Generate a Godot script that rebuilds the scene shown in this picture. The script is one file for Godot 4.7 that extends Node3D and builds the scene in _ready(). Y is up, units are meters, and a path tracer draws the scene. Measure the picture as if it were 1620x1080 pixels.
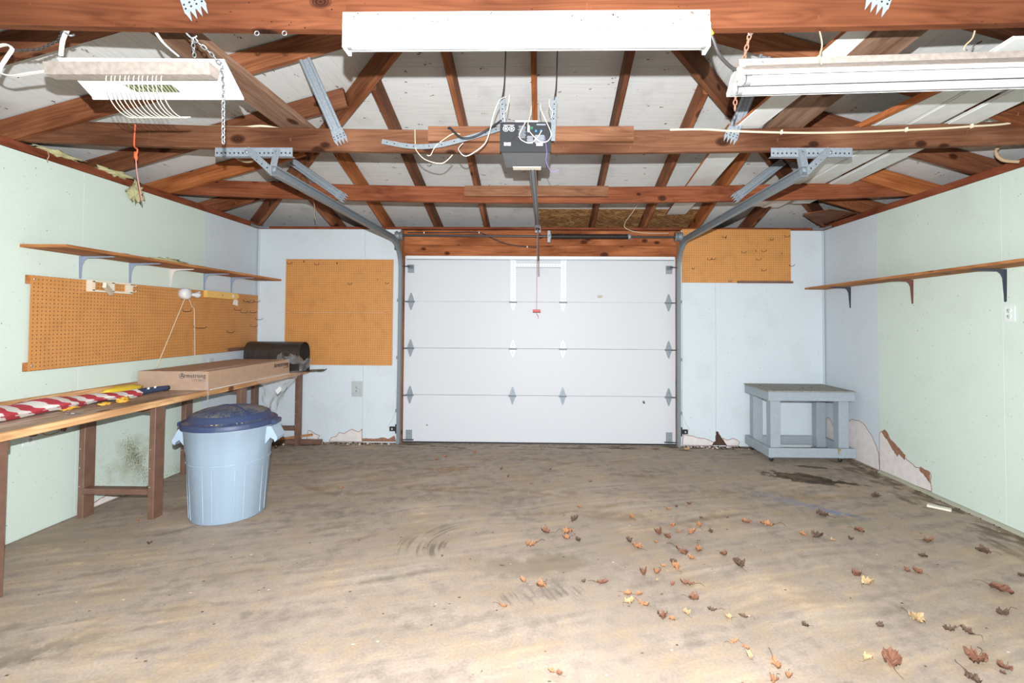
extends Node3D
# An old garage interior: mint and pale blue drywall, open hip-roof framing, a white overhead door,
# a workbench with clutter, a grey rolling cart, a blue bin and dry leaves on stained concrete.

const XL := -3.266     # inner face of the side walls
const XR := 3.176
const ZB := -5.313     # inner face of the wall with the overhead door
const ZR := 2.1        # inner face of the wall behind the camera
const WALL_TOP := 2.4325
const PITCH := 0.285   # rise over run of the roof
const EAVE := 2.50     # underside of a rafter where it passes the wall face
const RAF := 0.14
const CHORDS := [-4.093, -2.873, -1.653]

var rng := RandomNumberGenerator.new()
var M := {}
var taken := {}


# ------------------------------------------------------------------ mesh builder
class MB:
	var v := PackedVector3Array()
	var t := PackedVector2Array()
	var s := PackedInt32Array()

	func tri(a: Vector3, b: Vector3, c: Vector3, ua: Vector2, ub: Vector2, uc: Vector2, sm := false) -> void:
		v.append(a); v.append(b); v.append(c)
		t.append(ua); t.append(ub); t.append(uc)
		var g := 0 if sm else -1
		s.append(g); s.append(g); s.append(g)

	func quad(a: Vector3, b: Vector3, c: Vector3, d: Vector3, ua: Vector2, ub: Vector2, uc: Vector2, ud: Vector2, sm := false) -> void:
		tri(a, b, c, ua, ub, uc, sm)
		tri(a, c, d, ua, uc, ud, sm)

	# turn the triangles added since "first" so that they face outwards
	func orient(first: int) -> void:
		if v.size() <= first:
			return
		var c := Vector3.ZERO
		for i in range(first, v.size()):
			c += v[i]
		c /= float(v.size() - first)
		var vol := 0.0
		for i in range(first, v.size(), 3):
			var a := v[i] - c
			vol += a.dot((v[i + 2] - v[i]).cross(v[i + 1] - v[i]))
		if vol < 0.0:
			for i in range(first, v.size(), 3):
				var p := v[i + 1]; v[i + 1] = v[i + 2]; v[i + 2] = p
				var q := t[i + 1]; t[i + 1] = t[i + 2]; t[i + 2] = q

	func box(c: Vector3, size: Vector3, b := Basis.IDENTITY) -> MB:
		var first := v.size()
		var h := size * 0.5
		for ax in 3:
			for sg in [-1.0, 1.0]:
				var n := Vector3.ZERO; n[ax] = sg
				var i := (ax + 1) % 3
				var j := (ax + 2) % 3
				var q: Array[Vector3] = []
				var uu: Array[Vector2] = []
				for k in [[-1, -1], [1, -1], [1, 1], [-1, 1]]:
					var p := Vector3.ZERO
					p[ax] = sg * h[ax]; p[i] = k[0] * h[i]; p[j] = k[1] * h[j]
					q.append(c + b * p)
					var w := c + p
					uu.append(Vector2(w.z, w.y) if ax == 0 else (Vector2(w.x, w.z) if ax == 1 else Vector2(w.x, w.y)))
				if sg > 0:
					quad(q[0], q[3], q[2], q[1], uu[0], uu[3], uu[2], uu[1])
				else:
					quad(q[0], q[1], q[2], q[3], uu[0], uu[1], uu[2], uu[3])
		orient(first)
		return self

	func span(lo: Vector3, hi: Vector3) -> MB:
		return box((lo + hi) * 0.5, hi - lo)

	# sweep a closed outline along a path; u runs along the path and v round the outline, both in metres
	func sweep(path: Array, prof: PackedVector2Array, up: Vector3, sm := false, uv0 := Vector2.ZERO, loop := false, scales: Array = []) -> MB:
		var first := v.size()
		var rows: Array[PackedVector3Array] = []
		var n := path.size()
		var us := PackedFloat32Array()
		var acc := 0.0
		for i in n:
			var p: Vector3 = path[i]
			var a: Vector3 = path[(i - 1 + n) % n] if (i > 0 or loop) else p
			var b: Vector3 = path[(i + 1) % n] if (i < n - 1 or loop) else p
			var tg := (b - a).normalized()
			var upv := up
			if absf(tg.dot(up)) > 0.995:
				upv = Vector3(up.y, up.z, up.x)
			var side := tg.cross(upv).normalized()
			var nu := side.cross(tg)
			var row := PackedVector3Array()
			var k: Vector2 = scales[i] if scales.size() else Vector2.ONE
			for q in prof:
				row.append(p + side * q.x * k.x + nu * q.y * k.y)
			rows.append(row)
			us.append(acc)
			if i < n - 1:
				acc += p.distance_to(path[i + 1])
		if loop:
			rows.append(rows[0])
			us.append(acc + (path[n - 1] as Vector3).distance_to(path[0]))
		var m := prof.size()
		var vs := PackedFloat32Array([0.0])
		for j in m:
			vs.append(vs[j] + prof[j].distance_to(prof[(j + 1) % m]))
		for i in rows.size() - 1:
			for j in m:
				var j2 := (j + 1) % m
				quad(rows[i][j], rows[i + 1][j], rows[i + 1][j2], rows[i][j2],
					uv0 + Vector2(us[i], vs[j]), uv0 + Vector2(us[i + 1], vs[j]), uv0 + Vector2(us[i + 1], vs[j + 1]), uv0 + Vector2(us[i], vs[j + 1]), sm)
		if not loop:
			var ix := Geometry2D.triangulate_polygon(prof)
			for e in [0, n - 1]:
				for i in range(0, ix.size(), 3):
					var a := ix[i]; var b := ix[i + 1]; var c := ix[i + 2]
					if e == 0:
						var w := b; b = c; c = w
					tri(rows[e][a], rows[e][b], rows[e][c], uv0 + prof[a], uv0 + prof[b], uv0 + prof[c])
			# the caps were wound with the outline; check them against the sides
			var ref := Vector3.ZERO
			for j in m:
				ref += (rows[0][j] - rows[0][0]).cross(rows[0][(j + 1) % m] - rows[0][0])
		orient_sides_and_caps(first, rows.size() - 1, m, loop)
		return self

	func orient_sides_and_caps(first: int, segs: int, m: int, loop: bool) -> void:
		var sides := first + segs * m * 6
		var c := Vector3.ZERO
		for i in range(first, v.size()):
			c += v[i]
		c /= float(v.size() - first)
		for rg in ([[first, sides]] if loop else [[first, sides], [sides, v.size()]]):
			var vol := 0.0
			for i in range(rg[0], rg[1], 3):
				vol += (v[i] - c).dot((v[i + 2] - v[i]).cross(v[i + 1] - v[i]))
			if vol < 0.0:
				for i in range(rg[0], rg[1], 3):
					var p := v[i + 1]; v[i + 1] = v[i + 2]; v[i + 2] = p
					var q := t[i + 1]; t[i + 1] = t[i + 2]; t[i + 2] = q

	# turn a profile of (radius, height) round the local y axis
	func lathe(prof: Array, n: int, xf := Transform3D.IDENTITY, sm := true, sx := 1.0, sz := 1.0) -> MB:
		var first := v.size()
		for i in prof.size() - 1:
			var a: Vector2 = prof[i]
			var b: Vector2 = prof[i + 1]
			for k in n:
				var a0 := TAU * k / n
				var a1 := TAU * (k + 1) / n
				var p := [Vector3(a.x * cos(a0) * sx, a.y, a.x * sin(a0) * sz), Vector3(b.x * cos(a0) * sx, b.y, b.x * sin(a0) * sz),
					Vector3(b.x * cos(a1) * sx, b.y, b.x * sin(a1) * sz), Vector3(a.x * cos(a1) * sx, a.y, a.x * sin(a1) * sz)]
				var uv := [Vector2(float(k) / n, a.x), Vector2(float(k) / n, b.x), Vector2(float(k + 1) / n, b.x), Vector2(float(k + 1) / n, a.x)]
				for w in 4:
					uv[w] = Vector2(0.5 + p[w].x, 0.5 + p[w].z)
					p[w] = xf * p[w]
				if a.x < 0.00001:
					tri(p[0], p[1], p[2], uv[0], uv[1], uv[2], sm)
				elif b.x < 0.00001:
					tri(p[0], p[1], p[3], uv[0], uv[1], uv[3], sm)
				else:
					quad(p[0], p[1], p[2], p[3], uv[0], uv[1], uv[2], uv[3], sm)
		orient(first)
		return self

	# a flat outline in local x, y, given a thickness along local z
	func prism(poly: PackedVector2Array, depth: float, xf := Transform3D.IDENTITY) -> MB:
		var first := v.size()
		var ix := Geometry2D.triangulate_polygon(poly)
		for e in [0.0, depth]:
			for i in range(0, ix.size(), 3):
				var a := poly[ix[i]]; var b := poly[ix[i + 1]]; var c := poly[ix[i + 2]]
				if e > 0.0:
					var w := b; b = c; c = w
				tri(xf * Vector3(a.x, a.y, e), xf * Vector3(b.x, b.y, e), xf * Vector3(c.x, c.y, e), a, b, c)
		var caps := v.size()
		for i in poly.size():
			var a := poly[i]
			var b := poly[(i + 1) % poly.size()]
			quad(xf * Vector3(a.x, a.y, 0), xf * Vector3(b.x, b.y, 0), xf * Vector3(b.x, b.y, depth), xf * Vector3(a.x, a.y, depth), a, b, b, a)
		var c := Vector3.ZERO
		for i in range(first, v.size()):
			c += v[i]
		c /= float(v.size() - first)
		for rg in [[first, caps], [caps, v.size()]]:
			var vol := 0.0
			for i in range(rg[0], rg[1], 3):
				vol += (v[i] - c).dot((v[i + 2] - v[i]).cross(v[i + 1] - v[i]))
			if vol < 0.0:
				for i in range(rg[0], rg[1], 3):
					var p := v[i + 1]; v[i + 1] = v[i + 2]; v[i + 2] = p
					var q := t[i + 1]; t[i + 1] = t[i + 2]; t[i + 2] = q
		return self

	# an open sheet from rows of points
	func sheet(rows: Array, sm := true, uvs := Vector2.ONE) -> MB:
		for i in rows.size() - 1:
			for j in rows[i].size() - 1:
				var n0 := float(rows.size() - 1)
				var n1 := float(rows[i].size() - 1)
				quad(rows[i][j], rows[i + 1][j], rows[i + 1][j + 1], rows[i][j + 1],
					Vector2(i / n0, j / n1) * uvs, Vector2((i + 1) / n0, j / n1) * uvs, Vector2((i + 1) / n0, (j + 1) / n1) * uvs, Vector2(i / n0, (j + 1) / n1) * uvs, sm)
		return self

	func mesh() -> ArrayMesh:
		var st := SurfaceTool.new()
		st.begin(Mesh.PRIMITIVE_TRIANGLES)
		for i in v.size():
			st.set_smooth_group(s[i])
			st.set_uv(t[i])
			st.add_vertex(v[i])
		st.generate_normals()
		return st.commit()


# ------------------------------------------------------------------ node helpers
func numbered(n: String) -> String:
	var k: int = taken.get(n, -1) + 1
	taken[n] = k
	return n if k == 0 else "%s_%03d" % [n, k]


func tag(o: Node, label := "", category := "", group := "", kind := "") -> Node:
	if label: o.set_meta("label", label)
	if category: o.set_meta("category", category)
	if group: o.set_meta("group", group)
	if kind: o.set_meta("kind", kind)
	return o


func thing(called: String, at: Vector3, label: String, category: String, group := "", kind := "") -> Node3D:
	var o := Node3D.new()
	o.name = numbered(called)
	add_child(o)
	o.position = at
	tag(o, label, category, group, kind)
	return o


# a part given in world coordinates, or with its own transform in world coordinates
func part(called: String, mb, mat: Material, parent: Node3D, xf := Transform3D.IDENTITY, label := "") -> MeshInstance3D:
	var o := MeshInstance3D.new()
	o.name = called
	o.mesh = mb.mesh() if mb is MB else mb
	o.material_override = mat
	parent.add_child(o, true)
	var w := Transform3D.IDENTITY
	var p := parent
	while p != self and p != null:
		w = p.transform * w
		p = p.get_parent()
	o.transform = w.affine_inverse() * xf
	if label: o.set_meta("label", label)
	return o


func solo(called: String, mb, mat: Material, label: String, category: String, group := "", kind := "", xf := Transform3D.IDENTITY) -> MeshInstance3D:
	var o := MeshInstance3D.new()
	o.name = numbered(called)
	o.mesh = mb.mesh() if mb is MB else mb
	o.material_override = mat
	add_child(o)
	o.transform = xf
	tag(o, label, category, group, kind)
	return o


func rect(w: float, h: float, c := 0.003) -> PackedVector2Array:
	var x := w * 0.5
	var y := h * 0.5
	return PackedVector2Array([Vector2(-x + c, -y), Vector2(x - c, -y), Vector2(x, -y + c), Vector2(x, y - c), Vector2(x - c, y), Vector2(-x + c, y), Vector2(-x, y - c), Vector2(-x, -y + c)])


func ring(r: float, n := 8, ry := 0.0) -> PackedVector2Array:
	var a := PackedVector2Array()
	for i in n:
		a.append(Vector2(cos(TAU * i / n) * r, sin(TAU * i / n) * (ry if ry > 0.0 else r)))
	return a


func uvr() -> Vector2:
	return Vector2(rng.randf() * 3.0, rng.randf())


func beam(a: Vector3, b: Vector3, w: float, h: float, up := Vector3.UP) -> MB:
	return MB.new().sweep([a, b], rect(w, h), up, false, uvr())


# a smooth path through the points
func curve(pts: Array, step := 0.02) -> Array:
	var c := Curve3D.new()
	for i in pts.size():
		var p: Vector3 = pts[i]
		var a: Vector3 = pts[maxi(i - 1, 0)]
		var b: Vector3 = pts[mini(i + 1, pts.size() - 1)]
		var tg := (b - a) / 6.0
		c.add_point(p, -tg, tg)
	c.bake_interval = step
	var out := []
	for p in c.get_baked_points():
		out.append(p)
	return out


func tube(pts: Array, r: float, step := 0.02, n := 7) -> MB:
	return MB.new().sweep(curve(pts, step), ring(r, n), Vector3(0.13, 0.97, 0.21).normalized(), true)


func xform(at: Vector3, x: Vector3, y: Vector3) -> Transform3D:
	var xn := x.normalized()
	var z := xn.cross(y).normalized()
	return Transform3D(Basis(xn, z.cross(xn), z), at)


func chain(pts: Array, link := 0.022, r := 0.0022) -> MB:
	var mb := MB.new()
	var c := Curve3D.new()
	for p in pts:
		c.add_point(p)
	c.bake_interval = 0.004
	var len := c.get_baked_length()
	var n := int(len / (link * 0.72))
	for i in n:
		var p := c.sample_baked((i + 0.5) * len / n)
		var q := c.sample_baked(minf((i + 0.5) * len / n + 0.006, len))
		var tg := (q - p).normalized()
		var sd := tg.cross(Vector3(0.3, 0.2, 0.93)).normalized().rotated(tg, 0.4 + (i % 2) * PI * 0.5)
		var loop := []
		for k in 8:
			var a := TAU * k / 8
			loop.append(p + tg * cos(a) * link * 0.5 + sd * sin(a) * link * 0.28)
		mb.sweep(loop, ring(r, 5), tg.cross(sd), true, Vector2.ZERO, true)
	return mb


# ------------------------------------------------------------------ textures
func noise_bytes(w: int, h: int, freq: float, sd: int, oct := 4, kind := FastNoiseLite.TYPE_SIMPLEX_SMOOTH, to_w := 0, to_h := 0) -> PackedByteArray:
	var n := FastNoiseLite.new()
	n.seed = sd
	n.frequency = freq
	n.noise_type = kind
	n.fractal_octaves = oct
	var im := n.get_seamless_image(w, h)
	im.convert(Image.FORMAT_L8)
	if to_w:
		im.resize(to_w, to_h, Image.INTERPOLATE_CUBIC)
	return im.get_data()


func tex(w: int, h: int, data: PackedByteArray, f := Image.FORMAT_RGB8) -> ImageTexture:
	var im := Image.create_from_data(w, h, false, f, data)
	im.generate_mipmaps()
	return ImageTexture.create_from_image(im)


func wood_texture(sd: int, knots: int, dark: float) -> Array:
	var w := 2048
	var h := 256
	var fine := noise_bytes(64, 256, 0.06, sd, 4, FastNoiseLite.TYPE_SIMPLEX_SMOOTH, w, h)
	var wide := noise_bytes(48, 64, 0.03, sd + 1, 3, FastNoiseLite.TYPE_SIMPLEX_SMOOTH, w, h)
	var blot := noise_bytes(256, 64, 0.012, sd + 2, 4, FastNoiseLite.TYPE_SIMPLEX_SMOOTH, w, h)
	var r2 := RandomNumberGenerator.new()
	r2.seed = sd
	var kn := []
	for i in knots:
		kn.append([r2.randf() * w, r2.randf_range(30, h - 30), r2.randf_range(7, 17)])
	var d := PackedByteArray()
	d.resize(w * h * 3)
	var hb := PackedByteArray()
	hb.resize(w * h)
	for y in h:
		for x in w:
			var i := y * w + x
			var ph := float(y) * 0.11 + wide[i] * 0.13
			var kd := 0.0
			for k in kn:
				var dx: float = x - k[0]
				if dx > 130.0 or dx < -130.0:
					continue
				var dy: float = y - k[1]
				var rr := sqrt(dx * dx * 0.42 + dy * dy) / float(k[2])
				if rr < 6.0:
					ph += 5.0 / (1.0 + rr * rr)
					if rr < 1.0:
						kd = maxf(kd, 0.75 + 0.25 * sin(rr * 14.0))
					elif rr < 1.35:
						kd = maxf(kd, 0.35)
			var g := 0.5 + 0.5 * sin(ph)
			var q := 1.0 - 0.09 * g * g - 0.20 * (fine[i] / 255.0) - dark * (blot[i] / 255.0 - 0.3)
			q = clampf(q * (1.0 - 0.72 * kd), 0.06, 1.0)
			d[i * 3] = int(255.0 * pow(q, 0.8))
			d[i * 3 + 1] = int(255.0 * q)
			d[i * 3 + 2] = int(255.0 * pow(q, 1.2))
			hb[i] = int(255.0 * clampf(0.3 + q * 0.5, 0, 1))
	var im := Image.create_from_data(w, h, false, Image.FORMAT_RGB8, d)
	# scuffs, drips and fly specks
	for k in 60:
		var sx := r2.randi() % w
		var sy := r2.randi() % h
		im.fill_rect(Rect2i(sx, sy, 1 + r2.randi() % 5, 2 + r2.randi() % 16), Color(0.95, 0.93, 0.9).lerp(im.get_pixel(sx, sy), r2.randf_range(0.2, 0.8)))
	for k in 90:
		var sx := r2.randi() % w
		var sy := r2.randi() % h
		im.fill_rect(Rect2i(sx, sy, 1 + r2.randi() % 4, 1 + r2.randi() % 3), Color(0.3, 0.24, 0.2))
	im.generate_mipmaps()
	return [ImageTexture.create_from_image(im), tex(w, h, hb, Image.FORMAT_L8)]


# paint with specks, smudges and faint roller texture; tiles every 2.4 m
func paint_texture(sd: int, specks: int, smudge: float) -> ImageTexture:
	var w := 1024
	var a := noise_bytes(w, w, 0.004, sd, 5)
	var b := noise_bytes(w, w, 0.09, sd + 3, 2)
	var d := PackedByteArray()
	d.resize(w * w * 3)
	for i in w * w:
		var s := a[i] / 255.0
		var q := 1.0 - 0.016 * (b[i] / 255.0) - smudge * maxf(0.0, s - 0.6)
		d[i * 3] = int(255.0 * q)
		d[i * 3 + 1] = int(255.0 * q)
		d[i * 3 + 2] = int(255.0 * (q - 0.35 * smudge * maxf(0.0, s - 0.6)))
	var r2 := RandomNumberGenerator.new()
	r2.seed = sd + 9
	var im := Image.create_from_data(w, w, false, Image.FORMAT_RGB8, d)
	for i in specks:
		var c := Color(0.34, 0.26, 0.2).lerp(Color(0.72, 0.68, 0.62), r2.randf())
		var sx := 1 + int(r2.randf() * r2.randf() * 4.0)
		im.fill_rect(Rect2i(r2.randi() % w, r2.randi() % w, sx, 1 + r2.randi() % 2), c)
	im.generate_mipmaps()
	return ImageTexture.create_from_image(im)


# one drywall panel with a greasy brown mark where something leaned, and splashes near the floor
func stained_panel() -> ImageTexture:
	var w := 600
	var h := 1220
	var a := noise_bytes(w, h, 0.012, 141, 5)
	var b := noise_bytes(w, h, 0.11, 142, 3)
	var d := PackedByteArray()
	d.resize(w * h * 3)
	for y in h:
		var wy := y * 0.002
		for x in w:
			var i := y * w + x
			var wz := -4.46 + x * 0.002
			var na := a[i] / 255.0
			var nb := b[i] / 255.0
			var q := 1.0 - 0.016 * nb
			var dz := (wz + 3.70) / 0.21
			var dy := (wy - 0.27) / 0.22
			var k := clampf(1.0 - sqrt(dz * dz + dy * dy) + 1.1 * (na - 0.5), 0.0, 1.0) * (0.45 + 0.8 * nb)
			var k2 := clampf(0.7 - absf(dz + 0.25 - dy * 0.5) * 1.5 - absf(dy) * 0.7 + 1.6 * (nb - 0.55), 0.0, 1.0)
			var splash := clampf((nb - 0.70) * 6.0, 0.0, 1.0) * clampf((0.75 - wy) * 1.2, 0.0, 1.0) * 0.5
			var foot := clampf((na * 0.6 + nb * 0.6 - 0.62) * 3.0, 0.0, 1.0) * clampf(1.0 - wy / 0.12, 0.0, 1.0) * 0.6
			var kk := clampf(k * 0.55 + splash + foot, 0.0, 0.8)
			var r := lerpf(q, 0.66, kk)
			var g := lerpf(q, 0.60, kk)
			var bb := lerpf(q, 0.46, kk)
			d[i * 3] = int(255.0 * lerpf(r, 0.34, k2 * 0.7))
			d[i * 3 + 1] = int(255.0 * lerpf(g, 0.29, k2 * 0.7))
			d[i * 3 + 2] = int(255.0 * lerpf(bb, 0.22, k2 * 0.7))
	return tex(w, h, d)


# plywood painted white: fine grooves, nail stains and dark specks; 2.44 m across
func sheathing_texture(sd: int) -> ImageTexture:
	var w := 1024
	var a := noise_bytes(32, 1024, 0.12, sd, 3, FastNoiseLite.TYPE_SIMPLEX_SMOOTH, w, w)
	var b := noise_bytes(w, w, 0.006, sd + 1, 5)
	var d := PackedByteArray()
	d.resize(w * w * 3)
	for i in w * w:
		var q := 0.97 - 0.13 * maxf(0.0, a[i] / 255.0 - 0.5) - 0.2 * maxf(0.0, b[i] / 255.0 - 0.62)
		d[i * 3] = int(255.0 * q)
		d[i * 3 + 1] = int(254.0 * q)
		d[i * 3 + 2] = int(252.0 * q)
	var im := Image.create_from_data(w, w, false, Image.FORMAT_RGB8, d)
	var r2 := RandomNumberGenerator.new()
	r2.seed = sd
	for i in 110:
		var x := r2.randi() % w
		var y := r2.randi() % w
		for k in 2 + r2.randi() % 4:
			var c := Color(0.26, 0.16, 0.12).lerp(Color(0.5, 0.32, 0.24), r2.randf())
			im.fill_rect(Rect2i(x + r2.randi_range(-9, 9), y + r2.randi_range(-3, 3), 1 + r2.randi() % 8, 1 + r2.randi() % 3), c)
	for i in 240:
		im.fill_rect(Rect2i(r2.randi() % w, r2.randi() % w, 1 + r2.randi() % 2, 1 + r2.randi() % 2), Color(0.3, 0.26, 0.22))
	im.generate_mipmaps()
	return ImageTexture.create_from_image(im)


# hardboard with holes every inch, 48 by 48 to the texture
func pegboard_texture() -> Array:
	var w := 1008
	var a := noise_bytes(w, w, 0.006, 71, 5)
	var b := noise_bytes(w, w, 0.2, 72, 2)
	var d := PackedByteArray()
	d.resize(w * w * 3)
	var hb := PackedByteArray()
	hb.resize(w * w)
	for y in w:
		for x in w:
			var i := y * w + x
			var dx := float(x % 21) - 10.0
			var dy := float(y % 21) - 10.0
			var r := sqrt(dx * dx + dy * dy)
			var q := 0.97 - 0.14 * maxf(0.0, a[i] / 255.0 - 0.45) - 0.1 * (b[i] / 255.0 - 0.5)
			var hole := clampf(3.4 - r, 0.0, 1.0)
			q *= 1.0 - 0.45 * hole
			d[i * 3] = int(255.0 * q)
			d[i * 3 + 1] = int(255.0 * q)
			d[i * 3 + 2] = int(255.0 * q)
			hb[i] = int(255.0 * (1.0 - hole))
	return [tex(w, w, d), tex(w, w, hb, Image.FORMAT_L8)]


func osb_texture() -> ImageTexture:
	var w := 512
	var im := Image.create(w, w, false, Image.FORMAT_RGB8)
	im.fill(Color(0.62, 0.42, 0.24))
	var r2 := RandomNumberGenerator.new()
	r2.seed = 5
	for k in 1500:
		var cx := r2.randf() * w
		var cy := r2.randf() * w
		var ang := r2.randf_range(-0.9, 0.9)
		var ln := r2.randf_range(8, 30)
		var th := r2.randf_range(2, 6)
		var col := Color(0.46, 0.29, 0.15).lerp(Color(0.86, 0.66, 0.42), r2.randf())
		var ca := cos(ang)
		var sa := sin(ang)
		for y in range(int(-th), int(th) + 1):
			for x in range(int(-ln), int(ln) + 1, 1):
				if absf(x) / ln + 0.25 * absf(y) / th < 1.0:
					var px := posmod(int(cx + x * ca - y * sa), w)
					var py := posmod(int(cy + x * sa + y * ca), w)
					im.set_pixel(px, py, col.darkened(0.12 * absf(y) / th))
	im.generate_mipmaps()
	return ImageTexture.create_from_image(im)


func speckle_texture(sd: int, w: int, freq: float, lo: float, hi: float, kind := FastNoiseLite.TYPE_SIMPLEX_SMOOTH, oct := 4) -> ImageTexture:
	var a := noise_bytes(w, w, freq, sd, oct, kind)
	var d := PackedByteArray()
	d.resize(w * w * 3)
	for i in w * w:
		var q := int(255.0 * clampf(lerpf(lo, hi, a[i] / 255.0), 0, 1))
		d[i * 3] = q; d[i * 3 + 1] = q; d[i * 3 + 2] = q
	return tex(w, w, d)


# the slab: 6.8 m by 4.6 m of stained, swept concrete from x = -3.4 and z = -5.5
const FW := 1700
const FH := 1150
func floor_textures() -> Array:
	var n1 := noise_bytes(FW / 2, FH / 2, 0.006, 11, 5, FastNoiseLite.TYPE_SIMPLEX_SMOOTH, FW, FH)
	var n2 := noise_bytes(FW / 2, FH / 2, 0.02, 12, 5, FastNoiseLite.TYPE_SIMPLEX_SMOOTH, FW, FH)
	var n3 := noise_bytes(FW / 5, FH, 0.018, 13, 4, FastNoiseLite.TYPE_SIMPLEX_SMOOTH, FW, FH)
	var n4 := noise_bytes(FW, FH, 0.25, 14, 3)
	var n5 := noise_bytes(FW, FH, 0.035, 15, 5)
	var n6 := noise_bytes(FW / 10, FH, 0.05, 16, 4, FastNoiseLite.TYPE_SIMPLEX_SMOOTH, FW, FH)
	var col := PackedFloat32Array()
	col.resize(FW * FH * 3)
	var hb := PackedByteArray()
	hb.resize(FW * FH)
	for y in FH:
		var z := -5.5 + y * 0.004
		for x in FW:
			var i := y * FW + x
			var a := n1[i] / 255.0
			var b := n2[i] / 255.0
			# streaks lie aslant: read the stretched noise along a sheared line
			var sy := posmod(y + int(x * 0.22), FH)
			var c := n3[sy * FW + x] / 255.0
			var g := n4[i] / 255.0
			var m := n5[i] / 255.0
			var st := n6[posmod(y + int(x * 0.3 + 30.0 * a), FH) * FW + x] / 255.0
			var q := 0.605 + 0.10 * (a - 0.5) + 0.08 * (b - 0.5) + 0.07 * (c - 0.5) + 0.09 * (g - 0.5) + 0.13 * (m - 0.5) + 0.10 * (st - 0.5)
			var brown := clampf((c * 0.35 + b * 0.5 + a * 0.3 + m * 0.35 + st * 0.25 - 0.82) * 3.2, 0.0, 1.0)
			var pale := clampf((a - 0.56) * 2.4 + (b - 0.55) * 1.2 + (st - 0.55) * 1.5, 0.0, 1.0)
			var r := q * lerpf(1.07, 0.97, brown) * lerpf(1.0, 1.09, pale)
			var gg := q * lerpf(0.985, 0.865, brown) * lerpf(1.0, 1.1, pale)
			var bb := q * lerpf(0.93, 0.755, brown) * lerpf(1.0, 1.12, pale)
			col[i * 3] = r; col[i * 3 + 1] = gg; col[i * 3 + 2] = bb
			hb[i] = int(clampf(110.0 + 60.0 * (b - 0.5) + 90.0 * (g - 0.5), 0, 255))
	var put := func(px: float, pz: float, rx: float, rz: float, ang: float, c: Color, amt: float, edge: float, rough: float) -> void:
		var rr := maxf(rx, rz) * 1.5
		var ca := cos(ang)
		var sa := sin(ang)
		for y in range(maxi(0, int((pz - rr + 5.5) / 0.004)), mini(FH, int((pz + rr + 5.5) / 0.004))):
			for x in range(maxi(0, int((px - rr + 3.4) / 0.004)), mini(FW, int((px + rr + 3.4) / 0.004))):
				var dx := -3.4 + x * 0.004 - px
				var dz := -5.5 + y * 0.004 - pz
				var u := (dx * ca + dz * sa) / rx
				var w := (-dx * sa + dz * ca) / rz
				var i := y * FW + x
				var e := sqrt(u * u + w * w) + rough * (n5[i] / 255.0 - 0.5) + 0.5 * rough * (n4[i] / 255.0 - 0.5)
				var k := clampf((1.0 - e) / edge, 0.0, 1.0) * amt * clampf(0.25 + 1.5 * (n4[i] / 255.0) * (0.2 + 1.3 * n5[i] / 255.0), 0.0, 1.3)
				k = clampf(k, 0.0, 1.0)
				col[i * 3] = lerpf(col[i * 3], c.r, k)
				col[i * 3 + 1] = lerpf(col[i * 3 + 1], c.g, k)
				col[i * 3 + 2] = lerpf(col[i * 3 + 2], c.b, k)
	# the crusted hole in front of the cart, with a pale middle
	put.call(2.36, -4.27, 0.33, 0.14, 0.42, Color(0.22, 0.17, 0.12), 1.0, 0.2, 1.0)
	put.call(2.33, -4.29, 0.20, 0.075, 0.42, Color(0.47, 0.40, 0.33), 0.75, 0.4, 1.0)
	put.call(2.62, -4.16, 0.2, 0.04, 0.35, Color(0.18, 0.15, 0.1), 0.9, 0.5, 1.2)
	put.call(2.62, -4.6, 0.24, 0.04, 0.3, Color(0.25, 0.2, 0.13), 0.8, 0.5, 1.2)
	# blue chalk smear
	put.call(1.95, -3.72, 0.36, 0.085, 0.75, Color(0.50, 0.53, 0.64), 0.75, 0.9, 1.4)
	put.call(2.2, -3.49, 0.22, 0.05, 0.45, Color(0.40, 0.50, 0.72), 0.8, 0.9, 1.2)
	put.call(2.15, -3.35, 0.3, 0.12, 0.2, Color(0.56, 0.57, 0.52), 0.5, 0.9, 1.2)
	# damp shape in the middle, and the streaks a broom left beside it
	put.call(0.08, -2.74, 0.20, 0.12, 0.1, Color(0.53, 0.48, 0.42), 0.7, 0.3, 0.7)
	put.call(-0.12, -2.68, 0.26, 0.13, 0.1, Color(0.51, 0.46, 0.4), 0.55, 0.6, 1.0)
	var r4 := RandomNumberGenerator.new()
	r4.seed = 9
	for k in 34:
		put.call(-0.20 + k * 0.0125, -2.37 + r4.randf_range(-0.05, 0.03) - 0.0025 * k, r4.randf_range(0.03, 0.09), r4.randf_range(0.005, 0.012), 1.05, Color(0.42, 0.38, 0.35), r4.randf_range(0.15, 0.7), 0.9, 1.2)
	# broom arcs: rings about one elbow
	var r3 := RandomNumberGenerator.new()
	r3.seed = 77
	for k in 9:
		var rad0 := r3.randf_range(0.26, 0.62)
		var a0 := r3.randf_range(2.3, 3.7)
		var dark := r3.randf() < 0.6
		var len := r3.randf_range(0.4, 0.9)
		for bristle in 16:
			var rad := rad0 + r3.randf_range(-0.06, 0.06)
			var am := r3.randf_range(0.08, 0.42)
			var b0 := a0 + r3.randf_range(-0.12, 0.12)
			var seg := int(len / 0.06) + 2
			for j in seg:
				var an := b0 + len * j / seg
				var fade := sin(PI * (j + 0.5) / seg)
				put.call(-0.32 + cos(an) * rad * 1.0, -2.92 + sin(an) * rad * 0.9, 0.034, r3.randf_range(0.005, 0.011), an + PI * 0.5, Color(0.43, 0.38, 0.33) if dark else Color(0.64, 0.61, 0.57), am * fade, 0.9, 0.8)
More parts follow.
